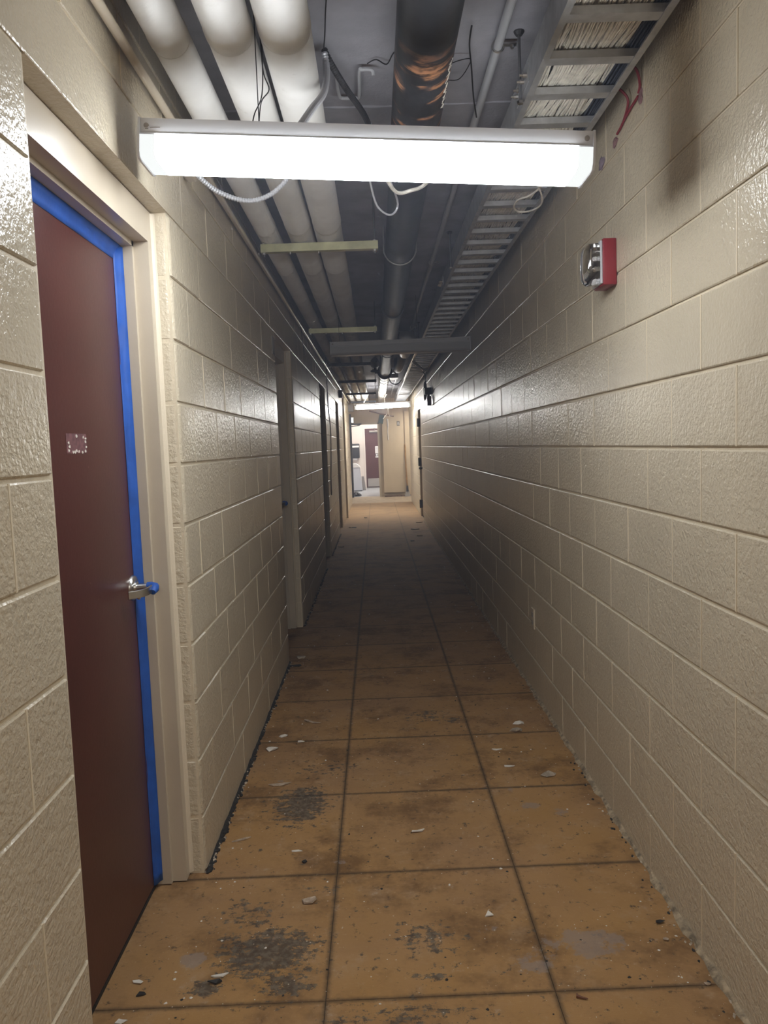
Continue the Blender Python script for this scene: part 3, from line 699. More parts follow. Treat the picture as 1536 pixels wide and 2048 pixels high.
# clevis hangers round the black pipe
for yy in (1.35, 4.72, 9.6, 12.2):
    m = MB(); m.torus((.189, yy, 2.626), .097, .0045, 1, 26, 6, math.pi*.93, math.pi*2.07)
    m.tube([(.093, yy, 2.60), (.092, yy, ZC)], .005, 6); m.tube([(.285, yy, 2.60), (.286, yy, ZC)], .005, 6)
    m.obj('pipe_hanger', M['steel'] if yy < 9 else M['darkmetal'], label={1.35: 'steel loop hanger round black pipe before the lit fixture', 4.72: 'steel loop hanger round black pipe just past the lit fixture', 9.6: 'dark loop hanger round black pipe beyond the unlit light', 12.2: 'dark loop hanger at end of black pipe'}[yy], cat='hanger')
# channel trapezes under the three pipes
def trapeze(y, zinc, label, i):
    root = empty('channel_hanger', (-.25, y, 2.51), label, 'hanger'); z1, z0, x0, x1, h = 2.531, 2.490, -.563, .052, .0205
    mat = M['zinc'] if zinc else M['darkmetal']; t_ = .0026; m = MB()  # channels past the first two are coloured dark to stand in for shade
    m.box((x0, y-h, z0), (x1, y-h+t_, z1)); m.box((x0, y+h-t_, z0), (x1, y+h, z1)); m.box((x0, y-h+t_, z0), (x1, y+h-t_, z0+t_))
    m.box((x0, y-h+t_, z1-t_), (x1, y-.010, z1)); m.box((x0, y+.010, z1-t_), (x1, y+h-t_, z1)); m.box((x0+.002, y-h-.0008, z0+.004), (x1-.002, y-h, z0+.007))
    m.obj('channel', mat, root)
    for xx in (-.597+.05, .035):
        m = MB(); m.tube([(xx, y, z0-.02), (xx, y, ZC)], .0048, 8); rod_ = m.obj('threaded_rod', M['rod'], root)
        for za_ in (z0-.010, z1-.002): m = MB(); m.tube([(xx, y, za_), (xx, y, za_+.01)], .011, 6); m.obj('nut', M['steel'], rod_)
    for xx in (-.52, -.355, -.206):
        m = MB(); m.tube([(xx-.055, y, z0-.011), (xx-.055, y, z0+.002)], .004, 6); m.obj('clip', M['steel'], root)
TL = ['gold zinc channel hanger under the pipes, nearest the lit fixture', 'gold zinc channel hanger under the pipes, just before the unlit light', 'shade-darkened channel hanger under the pipes, just past the unlit light',
      'shade-darkened channel hanger under the pipes, midway to the far light', 'shade-darkened channel hanger under the pipes, nearest the far light', 'channel hanger over the doorway end, past the far light']
for i, y in enumerate((4.17, 7.1, 10.05, 12.7, 15.7, 18.6)): trapeze(y, i < 2, TL[i], i)

# ================================================================== CABLE TRAY
tr = empty('cable_tray', (.66, 0, 2.55), 'galvanised ladder cable tray hung along the right wall', 'cable tray')
ZT = 2.55
for xx, s in ((.520, 1), (.806, -1)):
    m = MB(); m.prism([(xx, ZT-.004), (xx+s*.020, ZT-.004), (xx+s*.020, ZT), (xx+s*.003, ZT), (xx+s*.003, ZT+.094), (xx+s*.018, ZT+.094), (xx+s*.018, ZT+.098), (xx, ZT+.098)], 1, YB+.05, 19.6); m.obj('side_rail', M['alu'], tr)
m = MB(); m.prism([(.523, ZT+.003), (.523, ZT+.022), (.803, ZT+.022), (.803, ZT+.003), (.79, ZT+.0), (.536, ZT+.0)], 1, -.021, .021)
rme = m.mesh('rung', M['alu']); y = 2.111-.2286*18; kk = 0
while y < 19.5:
    if y > YB+.1: inst('rung', rme, (0-.66, y, -ZT+ZT-ZT+ZT-2.55+0), tr)
    y += .2286
for ch in tr.children:
    if ch.name.startswith('rung'): ch.location = (-.66, ch.location.y, -2.55)
for yy in (2.60, 5.65, 8.7):
    m = MB(); m.box((.5165, yy-.10, ZT+.022), (.5198, yy+.10, ZT+.078)); spl = m.obj('splice_plate', M['alu'], tr)
    for dy in (-.075, -.03, .03, .075):
        m = MB(); m.tube([(.504, yy+dy, ZT+.05), (.5165, yy+dy, ZT+.05)], .0075, 8); m.tube([(.494, yy+dy, ZT+.05), (.504, yy+dy, ZT+.05)], .004, 8); m.obj('bolt', M['steel'], spl)
def trod(y, x, label):
    r_ = empty('hanger_rod', (x, y, ZT), label, 'rod'); m = MB(); m.tube([(x, y, ZT-.012), (x, y, ZC-.012)], .0048, 8); m.obj('rod', M['rod'], r_)
    m = MB(); m.tube([(x, y, ZC-.014), (x, y, ZC-.004), (x, y, ZC)], [.010, .017, .017], 10); m.obj('anchor', M['darkmetal'], r_)
    m = MB(); m.tube([(x, y, ZT-.013), (x, y, ZT-.004)], .011, 6); m.obj('nut', M['steel'], r_)
for yy, lb in ((2.58, 'nearest, by the bolted splice'), (4.9, 'just past the lit fixture'), (8.4, 'beyond the unlit light')): trod(yy, .506, 'threaded rod holding the left rail of cable tray, '+lb)
# cable bundle
def cables(y0, y1, step, n, layers, sides, mat, xa, xb, zb, seed):
    rr = random.Random(seed); b = MB(); m = int((y1-y0)/step)+1
    for L_ in range(layers):
        ph = [rr.uniform(0, 6.28) for _ in range(4)]
        for i in range(n):
            x0 = xa+(xb-xa)*(i+.5+rr.uniform(-.3, .3))/n; a1, p1, a2, p2 = rr.uniform(.001, .004), rr.uniform(0, 6.28), rr.uniform(.001, .003), rr.uniform(0, 6.28)
            z0 = zb+L_*.0075+rr.uniform(-.001, .002); rad = rr.uniform(.0028, .0035); pts = []
            for k in range(m):
                y = y0+k*step
                dx = .016*math.sin(y*2.1+ph[0]+x0*6)+.013*math.sin(y*6.0+ph[1]+x0*14)+a1*math.sin(y*9+p1)+a2*math.sin(y*17+p2)
                x = min(max(x0+dx, xa-.004), xb+.004)
                # the cables sag a little between the rungs
                sag = -.006*abs(math.sin((y-2.111)*math.pi/.2286))
                pts.append((x, y, z0+sag))
            b.tube(pts, rad, sides, caps=False)
    return b
cables(.6, 8.0, .045, 35, 2, 5, None, .536, .762, ZT+.032, 3).obj('white_data_cables', M['cable'], smooth=True, label='packed white data cables lying in the near cable tray', cat='cables', kind='stuff')
cables(8.0, 19.4, .5, 30, 1, 4, None, .538, .752, ZT+.032, 5).obj('white_data_cables', M['cable'], smooth=True, label='packed white data cables in the far, dark half of tray', cat='cables', kind='stuff')
m = MB(); m.box((.526, .5, ZT+.052), (.80, 19.4, ZT+.07)); m.obj('cable_shade', simple('shadowed cables above', (.10, .10, .10), .7, vary=.3, vscale=60), tr, kind='stuff')  # dark slab whose colour stands in for shade between and above the cables
for i in range(4):
    x0 = .771+.008*i; pts = [(x0+.003*math.sin(y*.31+i), .6+y*.12, ZT+.0285+.002*math.sin(y*.5+i*2)) for y in range(0, 120)]
    m = MB(); m.tube(pts, .0038, 6); m.obj('dark_cable', M['cabledark'], smooth=True, label=('first', 'second', 'third', 'fourth')[3-i]+' dark blue cable in the tray, counted from the wall', cat='cable', group='dark blue cables in the tray')
# loose loops hanging from the tray
m = MB(); lp = smoothpts([(.66, 3.33, ZT+.012), (.70, 3.30, ZT-.02), (.755, 3.42, ZT-.045), (.77, 3.52, ZT-.055), (.74, 3.60, ZT-.055), (.69, 3.62, ZT-.050), (.66, 3.56, ZT-.045), (.665, 3.48, ZT-.04), (.71, 3.46, ZT-.03), (.75, 3.40, ZT-.01), (.765, 3.2, ZT+.01)], 6)
m.tube(lp, .004, 6); m.obj('loose_cable', M['cable'], smooth=True, label='loose white cable looped below the tray past the lit fixture', cat='cable')

# ================================================================== CONDUITS, WIRES AND HANGING BITS NEAR THE LIT FIXTURE
def flex(pts, r, label, mat=None, pitch=.010):
    p = resample(smoothpts(pts, 14), pitch/2); b = MB(); b.tube(p, [r*(1.0 if i % 2 else .80) for i in range(len(p))], 10)
    return b.obj('flexible_conduit', mat or M['flex'], smooth=False, label=label, cat='conduit')
flex([(-.118, 2.60, 2.725), (-.113, 2.60, 2.69), (-.112, 2.55, 2.62), (-.120, 2.45, 2.53), (-.150, 2.34, 2.44), (-.185, 2.24, 2.345)], .0115, 'grey flexible conduit dropping straight down onto the lit fixture')
flex([(-.118, 2.60, 2.735), (-.10, 2.64, 2.71), (-.055, 2.78, 2.69), (.0, 2.98, 2.69), (.03, 3.2, 2.71)], .0115, 'darker flexible conduit sloping right above the lit fixture', M['darkmetal'])
flex([(-.585, 2.78, 2.42), (-.53, 2.85, 2.385), (-.44, 2.9, 2.365), (-.36, 2.92, 2.385), (-.29, 2.92, 2.44), (-.25, 2.9, 2.52)], .0095, 'flexible conduit hanging in a curve below the lit fixture, by left wall')
def wire(pts, r, label, mat='wire', nm='tie_wire'):
    b = MB(); b.tube(smoothpts(pts, 5), r, 6); return b.obj(nm, M[mat], smooth=True, label=label, cat='wire')
wire([(-.093, 2.35, ZC), (-.10, 2.40, 2.74), (-.11, 2.52, 2.738), (-.118, 2.60, 2.740)], .0022, 'black tie wire from the deck to the top of the flexible conduit')
wire([(-.284, 2.30, 2.72), (-.284, 2.31, 2.60), (-.282, 2.33, 2.54), (-.270, 2.34, 2.50), (-.287, 2.28, 2.44), (-.290, 2.22, 2.345)], .0018, 'black wire hanging between the middle and right white pipes')
wire([(-.284, 2.34, 2.72), (-.284, 2.33, 2.58), (-.284, 2.28, 2.46), (-.30, 2.23, 2.39), (-.305, 2.2, 2.345)], .0018, 'second black wire twisted beside the one between white pipes')
wire([(.02, 2.72, 2.742), (.05, 2.70, 2.745), (.085, 2.72, 2.738), (.105, 2.66, 2.742), (.125, 2.64, 2.748)], .0022, 'bent black wire on the deck left of black pipe')
wire([(.345, 2.50, 2.74), (.35, 2.6, 2.735), (.375, 2.75, 2.73), (.40, 2.9, 2.70), (.43, 3.05, 2.69)], .003, 'twisted dark wire hanging between black pipe and thin conduit')
wire([(.28, 2.66, 2.70), (.33, 2.68, 2.725), (.367, 2.70, 2.733), (.34, 2.80, 2.72), (.285, 2.74, 2.69)], .0016, 'looped thin wire tied round right side of black pipe')
wire([(-.03, 2.25, 2.31), (.02, 2.45, 2.37), (.07, 2.7, 2.36), (.11, 2.85, 2.36), (.16, 2.9, 2.38), (.21, 2.8, 2.37), (.27, 2.5, 2.36), (.28, 2.26, 2.31)], .0065, 'pale cable sagging just behind the lit fixture, near centre', 'cable', 'loose_cable')
wire([(.015, 2.9, 2.42), (.04, 3.0, 2.36), (.09, 3.05, 2.34), (.12, 3.05, 2.38), (.085, 2.85, 2.41), (.04, 2.5, 2.40), (.0, 2.26, 2.31)], .004, 'thin pale cable loop hanging below the lit fixture near centre', 'flex', 'loose_cable')
# U bracket bent from rod
m = MB(); m.tube(smoothpts([(-.09, 2.76, 2.758), (-.088, 2.80, 2.735), (-.085, 2.92, 2.735), (-.075, 2.955, 2.735), (-.03, 2.955, 2.735), (-.012, 2.94, 2.735), (-.008, 2.76, 2.735), (.005, 2.745, 2.735), (.035, 2.75, 2.735), (.04, 2.755, 2.72)], 5), .006, 8)
m.obj('rod_bracket', M['greyenamel'], smooth=True, label='grey rod bent into a hook bracket fixed to the deck', cat='bracket')
# clamp on left wall
m = MB(); m.box((XL, 2.80, 2.435), (XL+.035, 2.90, 2.53), .006)
cl = m.obj('conduit_clamp', M['caulk'], label='cream painted conduit clamp high on left wall beside lit fixture', cat='clamp')
for k in range(3): m = MB(); m.tube([(XL+.035, 2.805, 2.46+k*.018), (XL+.037, 2.895, 2.452+k*.018)], .006, 6); m.obj('rib', M['caulk'], cl)
# red cables with sealant on right wall
m = MB(); m.tube(smoothpts([(XR-.05, 2.62, 2.60), (XR-.025, 2.60, 2.57), (XR-.010, 2.60, 2.54), (XR-.006, 2.66, 2.505), (XR-.006, 2.73, 2.49)], 6), .0042, 6); m.tube(smoothpts([(XR-.006, 2.68, 2.50), (XR-.007, 2.60, 2.513), (XR-.006, 2.54, 2.52), (XR-.006, 2.515, 2.522)], 5), .0042, 6)
m.tube(smoothpts([(XR-.05, 2.50, 2.62), (XR-.02, 2.49, 2.59), (XR-.006, 2.50, 2.55), (XR-.006, 2.515, 2.53)], 5), .0042, 6)
rc = m.obj('red_cable', M['redcable'], smooth=True, label='red cables looping from cable tray into right wall', cat='cable')
def blob(y, z, ry, rz, mat, name, par=None, label=None, cat=None):
    m = MB(); bm = bmesh.new(); bmesh.ops.create_icosphere(bm, subdivisions=2, radius=1)
    for v in bm.verts:
        k = 1+.25*math.sin(v.co.y*5+v.co.z*7+y*9); v.co = Vector((XR-max(0, -v.co.x)*.006, y+v.co.y*ry*k, z+v.co.z*rz*k))
    m.frombm(bm); return m.obj(name, M[mat], par, smooth=True, label=label, cat=cat)
blob(2.510, 2.518, .020, .022, 'sealant', 'sealant_blob', rc); blob(2.765, 2.476, .028, .016, 'sealant', 'sealant_blob', rc)
blob(2.93, 2.463, .035, .022, 'purple', 'sealant_patch', None, 'faded purple sealant patch on right wall below red cables', 'patch')

# ================================================================== FIRE ALARM, OUTLETS
fa = empty('fire_alarm', (XR, 2.83, 2.06), 'red fire alarm strobe with clear lens on right wall', 'fire alarm')
ya, yb, za, zb = 2.765, 2.885, 1.995, 2.155
m = MB(); m.box((XR-.048, ya, za), (XR, yb, zb), .004); m.obj('back_box', M['red'], fa, smooth=True)
m = MB(); m.box((XR-.056, ya+.006, za+.006), (XR-.048, yb-.006, zb-.006), .002); m.obj('reflector', M['greyenamel'], fa)
m = MB(); bm = bmesh.new(); bmesh.ops.create_cube(bm, size=1); bmesh.ops.subdivide_edges(bm, edges=bm.edges[:], cuts=5, use_grid_fill=True)
for v in bm.verts:
    u, q, s = v.co.x*2, v.co.y*2, v.co.z*2; k = max(abs(u), abs(q), abs(s)); d = Vector((u, q, s)); pw = 4.0
    n_ = (abs(u)**pw+abs(q)**pw+abs(s)**pw)**(1/pw); d = d/n_ if n_ else d
    v.co = Vector((XR-.057-.050*(max(0, -d.x)), (ya+yb)/2+d.y*.053, (za+zb)/2+d.z*.073))
m.frombm(bm); m.obj('clear_lens', M['clear'], fa, smooth=True)
for k in range(4):
    m = MB(); zz = za+.030+.034*k; m.ball((XR-.062, (ya+yb)/2, zz), .009, 8); m.obj('led', M['steel'] if k % 2 else M['paper'], fa, smooth=True)
def plate(y, z, w_, h_, name, label, holes=True):
    m = MB(); m.box((XR-.007, y-w_/2, z-h_/2), (XR+.002, y+w_/2, z+h_/2), .002); o = m.obj(name, M['frame'], label=label, cat='outlet')
    if holes:
        for dz in (.01, -.035): m = MB(); m.box((XR-.0085, y-.016, z+dz), (XR-.007, y+.016, z+dz+.025)); m.obj('socket', M['grey'], o)
plate(4.36, .44, .072, .116, 'outlet_plate', 'cream outlet plate low on right wall')
m = MB(); m.box((XL+.006, 5.06, 2.075), (XL-.002, 5.17, 2.19), .002); m.obj('cover_plate', M['grey'], label='dark square cover plate on left wall beside second doorway head', cat='plate')

# ================================================================== FAR CEILING CLUTTER
# dark alarm module with cable coil on right wall
dm = empty('hanging_module', (XR, 11.8, 2.1), 'dark alarm module hanging from a coil of black cable, right wall', 'alarm')
m = MB(); m.box((XR-.10, 11.70, 2.20), (XR, 11.82, 2.30), .006); m.obj('box', M['black'], dm)
m = MB(); m.box((XR-.075, 11.62, 2.03), (XR-.01, 11.74, 2.17), .006); m.obj('lower_box', simple('maroon casing', (.05, .012, .014), .4), dm)
m = MB(); m.tube([(XR-.045, 11.70, 2.15), (XR-.045, 11.74, 2.22)], .02, 8); m.obj('swivel', M['darkmetal'], dm)
m = MB()
for k in range(3): m.torus((XR-.06-.008*k, 12.05+.05*k, 2.30-.01*k), .10, .008, 0, 22, 6)
m.v = [(v[0], v[1], 2.30+(v[2]-2.30)*1.4) for v in m.v]
m.tube(smoothpts([(XR-.07, 12.05, 2.44), (XR-.06, 12.0, 2.5), (XR-.10, 12.0, 2.56)], 5), .008, 6); m.obj('cable_coil', M['black'], dm)
# valve beside the black pipe, two ducts and a white box
vv = empty('pipe_valve', (.03, 9.9, 2.45), 'dark valve with handwheel hanging left of black pipe', 'valve')
m = MB(); m.tube([(.03, 9.7, 2.52), (.03, 9.85, 2.50), (.03, 10.05, 2.50), (.03, 10.2, 2.52)], [.035, .06, .06, .035], 12); m.obj('body', M['darkmetal'], vv, smooth=True)
m = MB(); m.tube([(.03, 9.95, 2.50), (.03, 9.95, 2.40)], .022, 8); m.torus((.03, 9.95, 2.405), .05, .012, 2, 18, 6); m.tube([(-.02, 9.95, 2.405), (.08, 9.95, 2.405)], .008, 6); m.obj('handwheel', M['black'], vv, smooth=True)
m = MB(); m.tube(smoothpts([(.03, 10.2, 2.52), (.02, 11.2, 2.54), (.02, 11.8, 2.62), (.02, 12.0, 2.76)], 5), .03, 10); m.obj('branch', M['darkmetal'], vv, smooth=True)
cp = empty('branch_clamp', (.189, 12.0, 2.5), 'dark bolted clamp round the pipe where it turns pale', 'clamp')
m = MB(); m.tube([(.189, 12.42, 2.626), (.189, 12.43, 2.626), (.189, 12.50, 2.626), (.189, 12.51, 2.626)], [.09, .118, .118, .09], 24); m.obj('band', M['darkmetal'], cp, smooth=True)
for sx in (-1, 1):
    m = MB(); m.box((.189+sx*.115, 12.43, 2.60), (.189+sx*.155, 12.5, 2.66)); m.tube([(.189+sx*.135, 12.40, 2.62), (.189+sx*.135, 12.53, 2.62)], .012, 6); m.obj('bolt_lug', M['steel'] if sx > 0 else M['darkmetal'], cp)
m = MB(); m.tube([(.36, 8.9, 2.62), (.36, 9.0, 2.60), (.40, 9.6, 2.58)], .07, 16); m.box((.30, 8.6, 2.54), (.47, 8.95, 2.70), .01); m.obj('duct_elbow', M['foil'], smooth=True, label='short grey duct piece under deck right of black pipe', cat='duct')
m = MB(); m.tube(smoothpts([(.38, 9.9, 2.66), (.38, 10.3, 2.55), (.36, 10.8, 2.51), (.36, 11.3, 2.56), (.37, 11.6, 2.70)], 6), .055, 12); m.obj('black_hose', M['black'], smooth=True, label='thick black hose sagging right of the pipe beyond unlit light', cat='hose')
m = MB(); m.box((.28, 13.3, 2.60), (.43, 13.75, 2.70), .004); m.obj('junction_box', M['white'], label='white junction box under the deck right of pale pipe', cat='box')
m = MB(); m.tube(smoothpts([(.25, 12.6, 2.55), (.30, 12.9, 2.48), (.40, 13.0, 2.47), (.47, 13.0, 2.53)], 6), .008, 6); m.obj('loose_cable', M['black'], smooth=True, label='black cable drooping between pale pipe and tray', cat='cable')
m = MB()
for q in range(7):
    z = 2.47+R.uniform(-.03, .02); m.tube(smoothpts([(.53+R.uniform(-.02, .02), 10.0+q*.05, ZT+.0), (.60+R.uniform(-.03, .03), 10.3, z), (.70+R.uniform(-.03, .03), 10.6, z-.02), (.79, 10.9+R.uniform(-.2, .2), ZT-.01)], 5), .006, 5)
m.obj('cable_tangle', M['cable'], smooth=True, label='tangle of pale cables dangling under the tray beyond unlit light', cat='cables', kind='stuff')
m = MB(); m.box((.505, 9.4, ZT-.012), (.517, 13.0, ZT+.03)); m.obj('tray_edge_strip', M['steel'], tr)
m = MB(); m.tube(smoothpts([(XL+.006, 10.75, 2.70), (XL+.008, 10.78, 2.3), (XL+.006, 10.9, 2.0), (XL+.010, 11.15, 1.7), (XL+.008, 11.0, 1.3), (XL+.006, 10.8, 1.0), (XL+.010, 10.7, .8)], 8), .006, 6); m.obj('hanging_cable', M['black'], smooth=True, label='thin black cable hanging down left wall between third and fourth doorways', cat='cable')
m = MB(); m.tube([(XL+.024, 6.95, 2.525), (XL+.045, 6.95, 2.28)], .0025, 5); m.obj('tie_wire', M['wire'], label='thin wire dangling left of the unlit light', cat='wire')
m = MB(); m.box((XL, 14.3, 2.36), (XL+.07, 14.42, 2.50), .005); m.obj('junction_box', M['black'], label='small black box high on left wall past fourth doorway', cat='box')
m = MB(); m.box((XL+.0, 15.8, 0), (XL+.035, 15.86, ZC)); m.obj('trim_1', M['frame'], label='vertical cream trim strip on left wall near far light', cat='trim', kind='structure')
# bits hanging by the end doorway
hp = empty('hanging_plate', (.10, 18.4, 2.0), 'dark green square plate dangling from white wires by far light', 'plate')
c_ = Vector((.155, 18.4, 2.08)); ax = Vector((.055, .03, -.012)); az = Vector((.02, 0, .10)); ay = Vector((-.02, .05, 0)).normalized()*.004
m = MB(); m.obox(c_, ax, ay, az); m.obj('plate', M['greenplate'], hp)
wv = MB(); wv.tube(smoothpts([(.30, 17.02, 2.27), (.30, 17.4, 2.262), (.30, 18.0, 2.25), (.295, 18.3, 2.20), (.24, 18.4, 2.13), (.20, 18.4, 2.08)], 6), .007, 6); wv.tube(smoothpts([(.31, 17.05, 2.27), (.335, 18.2, 2.20), (.36, 18.4, 2.14)], 5), .005, 6); wv.obj('white_wire', M['cable'], hp, smooth=True)
m = MB(); m.tube([(-.12, 18.9, 2.30), (.15, 18.8, 2.22), (.46, 18.7, 2.145)], .016, 8); m.tube([(-.1, 18.9, 2.30), (-.1, 18.9, ZC)], .003, 5); m.tube([(.40, 18.72, 2.16), (.40, 18.72, ZC)], .003, 5); m.obj('hanging_strip', M['brownboard'], smooth=True, label='thin brown strip hanging askew below the far light', cat='strip')
m = MB(); m.tube(smoothpts([(.36, YDW-.108, 2.2), (.37, YDW-.11, 2.0), (.36, YDW-.108, 1.85), (.37, YDW-.107, 1.6)], 5), [.02]*6+[.012]*10, 6); m.obj('paint_drip', M['paper'], we)
m = MB(); m.tube([(-.12, 16.6, 2.54), (-.22, 16.95, 2.40)], .008, 6); m.tube([(.24, 16.9, 2.39), (.23, 16.9, 2.48), (.28, 16.7, 2.55)], .007, 6); m.obj('loose_cable', M['cable'], smooth=True, label='white cable ends above the far light', cat='cable')
m = MB(); m.box((-.72, 19.3, 2.33), (-.52, 19.7, 2.50)); m.obj('bracket_box', M['grey'], label='grey metal bracket high in the left corner past far light', cat='bracket')

# ================================================================== DEBRIS
def chip(x, y, size, th, mat, label, seed, name='paint_chip', cat='chip', n=5, tilt=.25, elong=1.3, rot=0, shape=None):
    rr = random.Random(seed); pts = []
    if shape: pts = [(p*size, q*size) for p, q in shape]
    else:
        for k in range(n):
            a = 2*math.pi*k/n+rr.uniform(-.45, .45); r_ = size*rr.uniform(.45, 1.2); pts.append((r_*elong*math.cos(a), r_/elong*math.sin(a)))
    c, s = math.cos(rot), math.sin(rot); pts = [(x+p*c-q*s, y+p*s+q*c) for p, q in pts]
    m = MB(); N = len(pts); tx, ty = rr.uniform(-tilt, tilt), rr.uniform(-tilt, tilt)
    base = [abs((p-x)*tx+(q-y)*ty) for p, q in pts]
    vs = [(p, q, .0004+h) for (p, q), h in zip(pts, base)]+[(x+(p-x)*.93, y+(q-y)*.93, .0004+h+th*rr.uniform(.8, 1.2)) for (p, q), h in zip(pts, base)]
    fs = [tuple(range(N-1, -1, -1)), tuple(range(N, 2*N))]+[(i, (i+1) % N, N+(i+1) % N, N+i) for i in range(N)]
    m.add(vs, fs); return m.obj(name, M[mat], label=label, cat=cat)
def chunk(x, y, r, mat, label, seed, sq=(1.15, .75, .42), name='mortar_chunk'):
    rr = random.Random(seed); m = MB(); bm = bmesh.new(); bmesh.ops.create_icosphere(bm, subdivisions=1, radius=1)
    ph = [rr.uniform(0, 6) for _ in range(3)]
    for v in bm.verts:
        k = 1+.35*math.sin(3*v.co.x+ph[0])*math.sin(4*v.co.y+ph[1])+.25*math.sin(5*v.co.z+ph[2])+rr.uniform(-.22, .22)
        v.co = Vector((x+v.co.x*r*sq[0]*k, y+v.co.y*r*sq[1]*k, max(0, r*sq[2]*.75+v.co.z*r*sq[2]*k)))
    m.frombm(bm); return m.obj(name, M[mat], label=label, cat='debris')
CHIPS = CHUNKS = None
chip(.296, 2.275, .016, .003, 'chipwhite', 'white triangular paint chip lying alone in the middle tile', 1, shape=[(-.8, -.7), (.9, -.6), (0, 1.0)], tilt=.2)
chip(-.492, 2.045, .017, .003, 'chipwhite', 'white paint chip on top of a black flake, near first door', 2, elong=1.5, rot=.2)
chip(-.496, 2.018, .017, .004, 'chipblack', 'black mastic flake under a white chip, near first door', 3, elong=1.3)
chip(-.690, 1.985, .017, .003, 'chipblack', 'black mastic flake beside the threshold of first door', 4, elong=1.4)
chip(-.715, 2.030, .012, .002, 'chipwhite', 'white paint chip by the threshold of first door', 5)
chip(-.715, 1.885, .013, .002, 'chipwhite', 'white paint chip low at the left corner of floor', 6)
chip(-.305, 2.625, .016, .003, 'chipblack', 'black mastic flake with a pale edge in second row of left tiles', 7, elong=.9)
chip(-.352, 2.70, .014, .003, 'chipwhite', 'cream paint chip beside the black flake in left tiles', 8, elong=2.0)
chip(-.275, 2.375, .024, .006, 'chiptan', 'tan curled plaster flake left of the near joint line', 9, elong=1.8, rot=.2, tilt=.3)
chip(-.555, 2.80, .020, .004, 'chiptan', 'tan plaster flake near the foot of left wall corner', 10, elong=2.2, rot=.5)
chip(.105, 2.805, .016, .004, 'chipwhite', 'small white chip in the middle tile, second row', 11, elong=2.0, rot=.3)
chunk(-.560, 3.66, .026, 'chipwhite', 'white mortar chunk in the foot of left wall, larger', 12)
chunk(-.525, 3.83, .018, 'chipwhite', 'small white mortar chunk near foot of left wall, farther one', 13)
chunk(.690, 3.88, .022, 'chipwhite', 'white mortar lump near right wall, beside a grey lump', 14)
chunk(.655, 3.78, .026, 'rubble', 'grey mortar lump near right wall, in front of white lump', 15)
chunk(.700, 3.25, .028, 'rubble', 'flat grey mortar lump near right wall, nearer the camera', 16, (1.6, .9, .4))
chip(.520, 3.55, .016, .004, 'chipwhite', 'white chip in the right tiles, third row', 17, elong=1.6)
chip(.545, 3.36, .020, .003, 'chipwhite', 'pale flake in the right tiles between joint line and wall', 18, elong=1.5)
chip(-.475, 3.26, .028, .003, 'chiptan', 'pinkish flat flake left of the dark worn patch', 19, elong=1.9, rot=.2)
chip(-.43, 3.75, .015, .003, 'chipwhite', 'pale flake in the left tiles, farther row', 20, elong=1.5)
chip(-.40, 4.02, .030, .002, 'chiptan', 'long tan sliver in the left tiles, farther row', 21, elong=2.6, rot=-.6)
chunk(.800, 2.20, .011, 'crevice', 'black mastic lump at foot of right wall', 22)
chunk(.790, 2.12, .009, 'chiptan', 'tan crumb at foot of right wall beside black lump', 23)
chunk(.830, 1.93, .009, 'chiptan', 'tan crumb at foot of right wall, nearest the camera', 24)
m = MB(); m.tube([(.475, 1.903, .005), (.488, 1.897, .004), (.500, 1.893, .004)], [.0045, .003, .0015], 6); m.tube([(.472, 1.905, .005), (.476, 1.904, .005)], .006, 6); m.obj('rusty_nail', M['chiprust'], label='short rusty nail in the right tile near bottom of view', cat='nail')
chunk(-.58, 5.30, .025, 'rubble', 'grey mortar lump in the second door recess', 25)
chip(-.60, 5.1, .04, .004, 'chipblack', 'black flake at corner of left wall before second door', 26, elong=2.0)
FARC = [(-.25, 15.6, 'left of centre'), (-.5, 13.9, 'by left wall'), (-.43, 13.8, 'near left wall'), (.65, 12.2, 'near right door'), (.5, 11.6, 'right of centre'), (.75, 14.3, 'at foot of right door'), (.62, 13.2, 'before right door'), (-.55, 11.2, 'by fourth left door')]
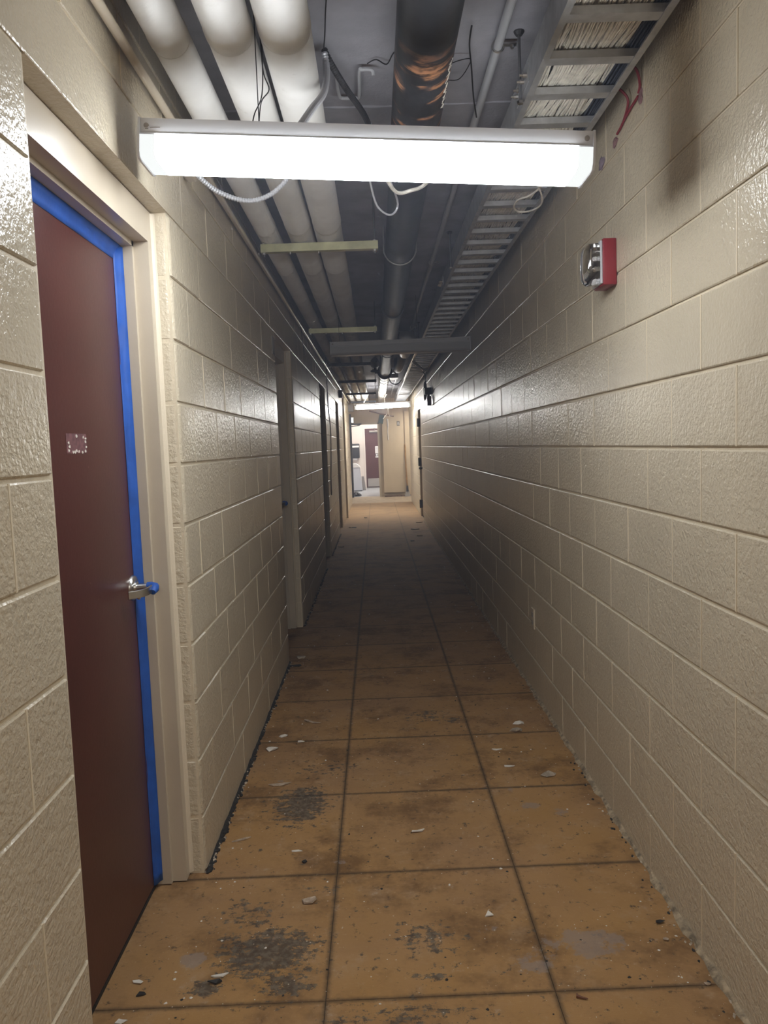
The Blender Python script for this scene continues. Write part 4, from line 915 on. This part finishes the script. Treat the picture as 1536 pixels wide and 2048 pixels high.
for i, (x, y, wv_) in enumerate(FARC): chip(x, y, R.uniform(.025, .045), .010, 'chiptan' if i % 2 else 'chipblack', ('tan' if i % 2 else 'dark')+' plaster flake on far floor '+wv_, 30+i, elong=1.7, rot=R.uniform(-.5, .5))
# debris in the gap under the end panel
m = MB()
for k in range(60):
    r_ = R.uniform(.012, .04); bm = bmesh.new(); bmesh.ops.create_icosphere(bm, subdivisions=1, radius=r_)
    cx, cy = R.uniform(.22, .80), R.uniform(YDW-.25, YDW-.05)
    for v in bm.verts: v.co = Vector((v.co.x*R.uniform(.7, 1.8)+cx, v.co.y+cy, max(0, v.co.z*.7+r_*.4)))
    m.frombm(bm)
m.obj('plaster_rubble', M['brownboard'], label='heap of dark broken plaster under the end panel', cat='debris', kind='stuff')
# fine crumbs everywhere
m = MB()
for k in range(900):
    y = 1.6+(R.random()**1.8)*8; x = R.uniform(XL+.02, XR-.02) if R.random() < .6 else (XR-.02-abs(R.gauss(0, .12)) if R.random() < .6 else XL+.02+abs(R.gauss(0, .1)))
    if x < XL or x > XR: continue
    r_ = (.0006+.004*R.random()**5)*(1+.1*y); n = 5
    pl = [(x+r_*R.uniform(.5, 1.4)*math.cos(6.28*q/n), y+r_*R.uniform(.5, 1.4)*math.sin(6.28*q/n)) for q in range(n)]
    m.add([(p, q, .0003) for p, q in pl]+[(x, y, .0006+r_*.6)], [(i, (i+1) % n, n) for i in range(n)])
m.obj('paint_crumbs', M['chipwhite'], label='fine white paint crumbs scattered over the corridor floor', cat='debris', kind='stuff')
m = MB()
for k in range(260):
    y = 1.6+(R.random()**1.8)*6; x = R.uniform(XL+.02, XR-.02); r_ = (.0008+.004*R.random()**3)*(1+.1*y); n = 5
    pl = [(x+r_*R.uniform(.5, 1.4)*math.cos(6.28*q/n), y+r_*R.uniform(.5, 1.4)*math.sin(6.28*q/n)) for q in range(n)]
    m.add([(p, q, .0003) for p, q in pl]+[(x, y, .0006+r_*.6)], [(i, (i+1) % n, n) for i in range(n)])
m.obj('mastic_crumbs', M['crevice'], label='fine dark mastic crumbs scattered over the corridor floor', cat='debris', kind='stuff')
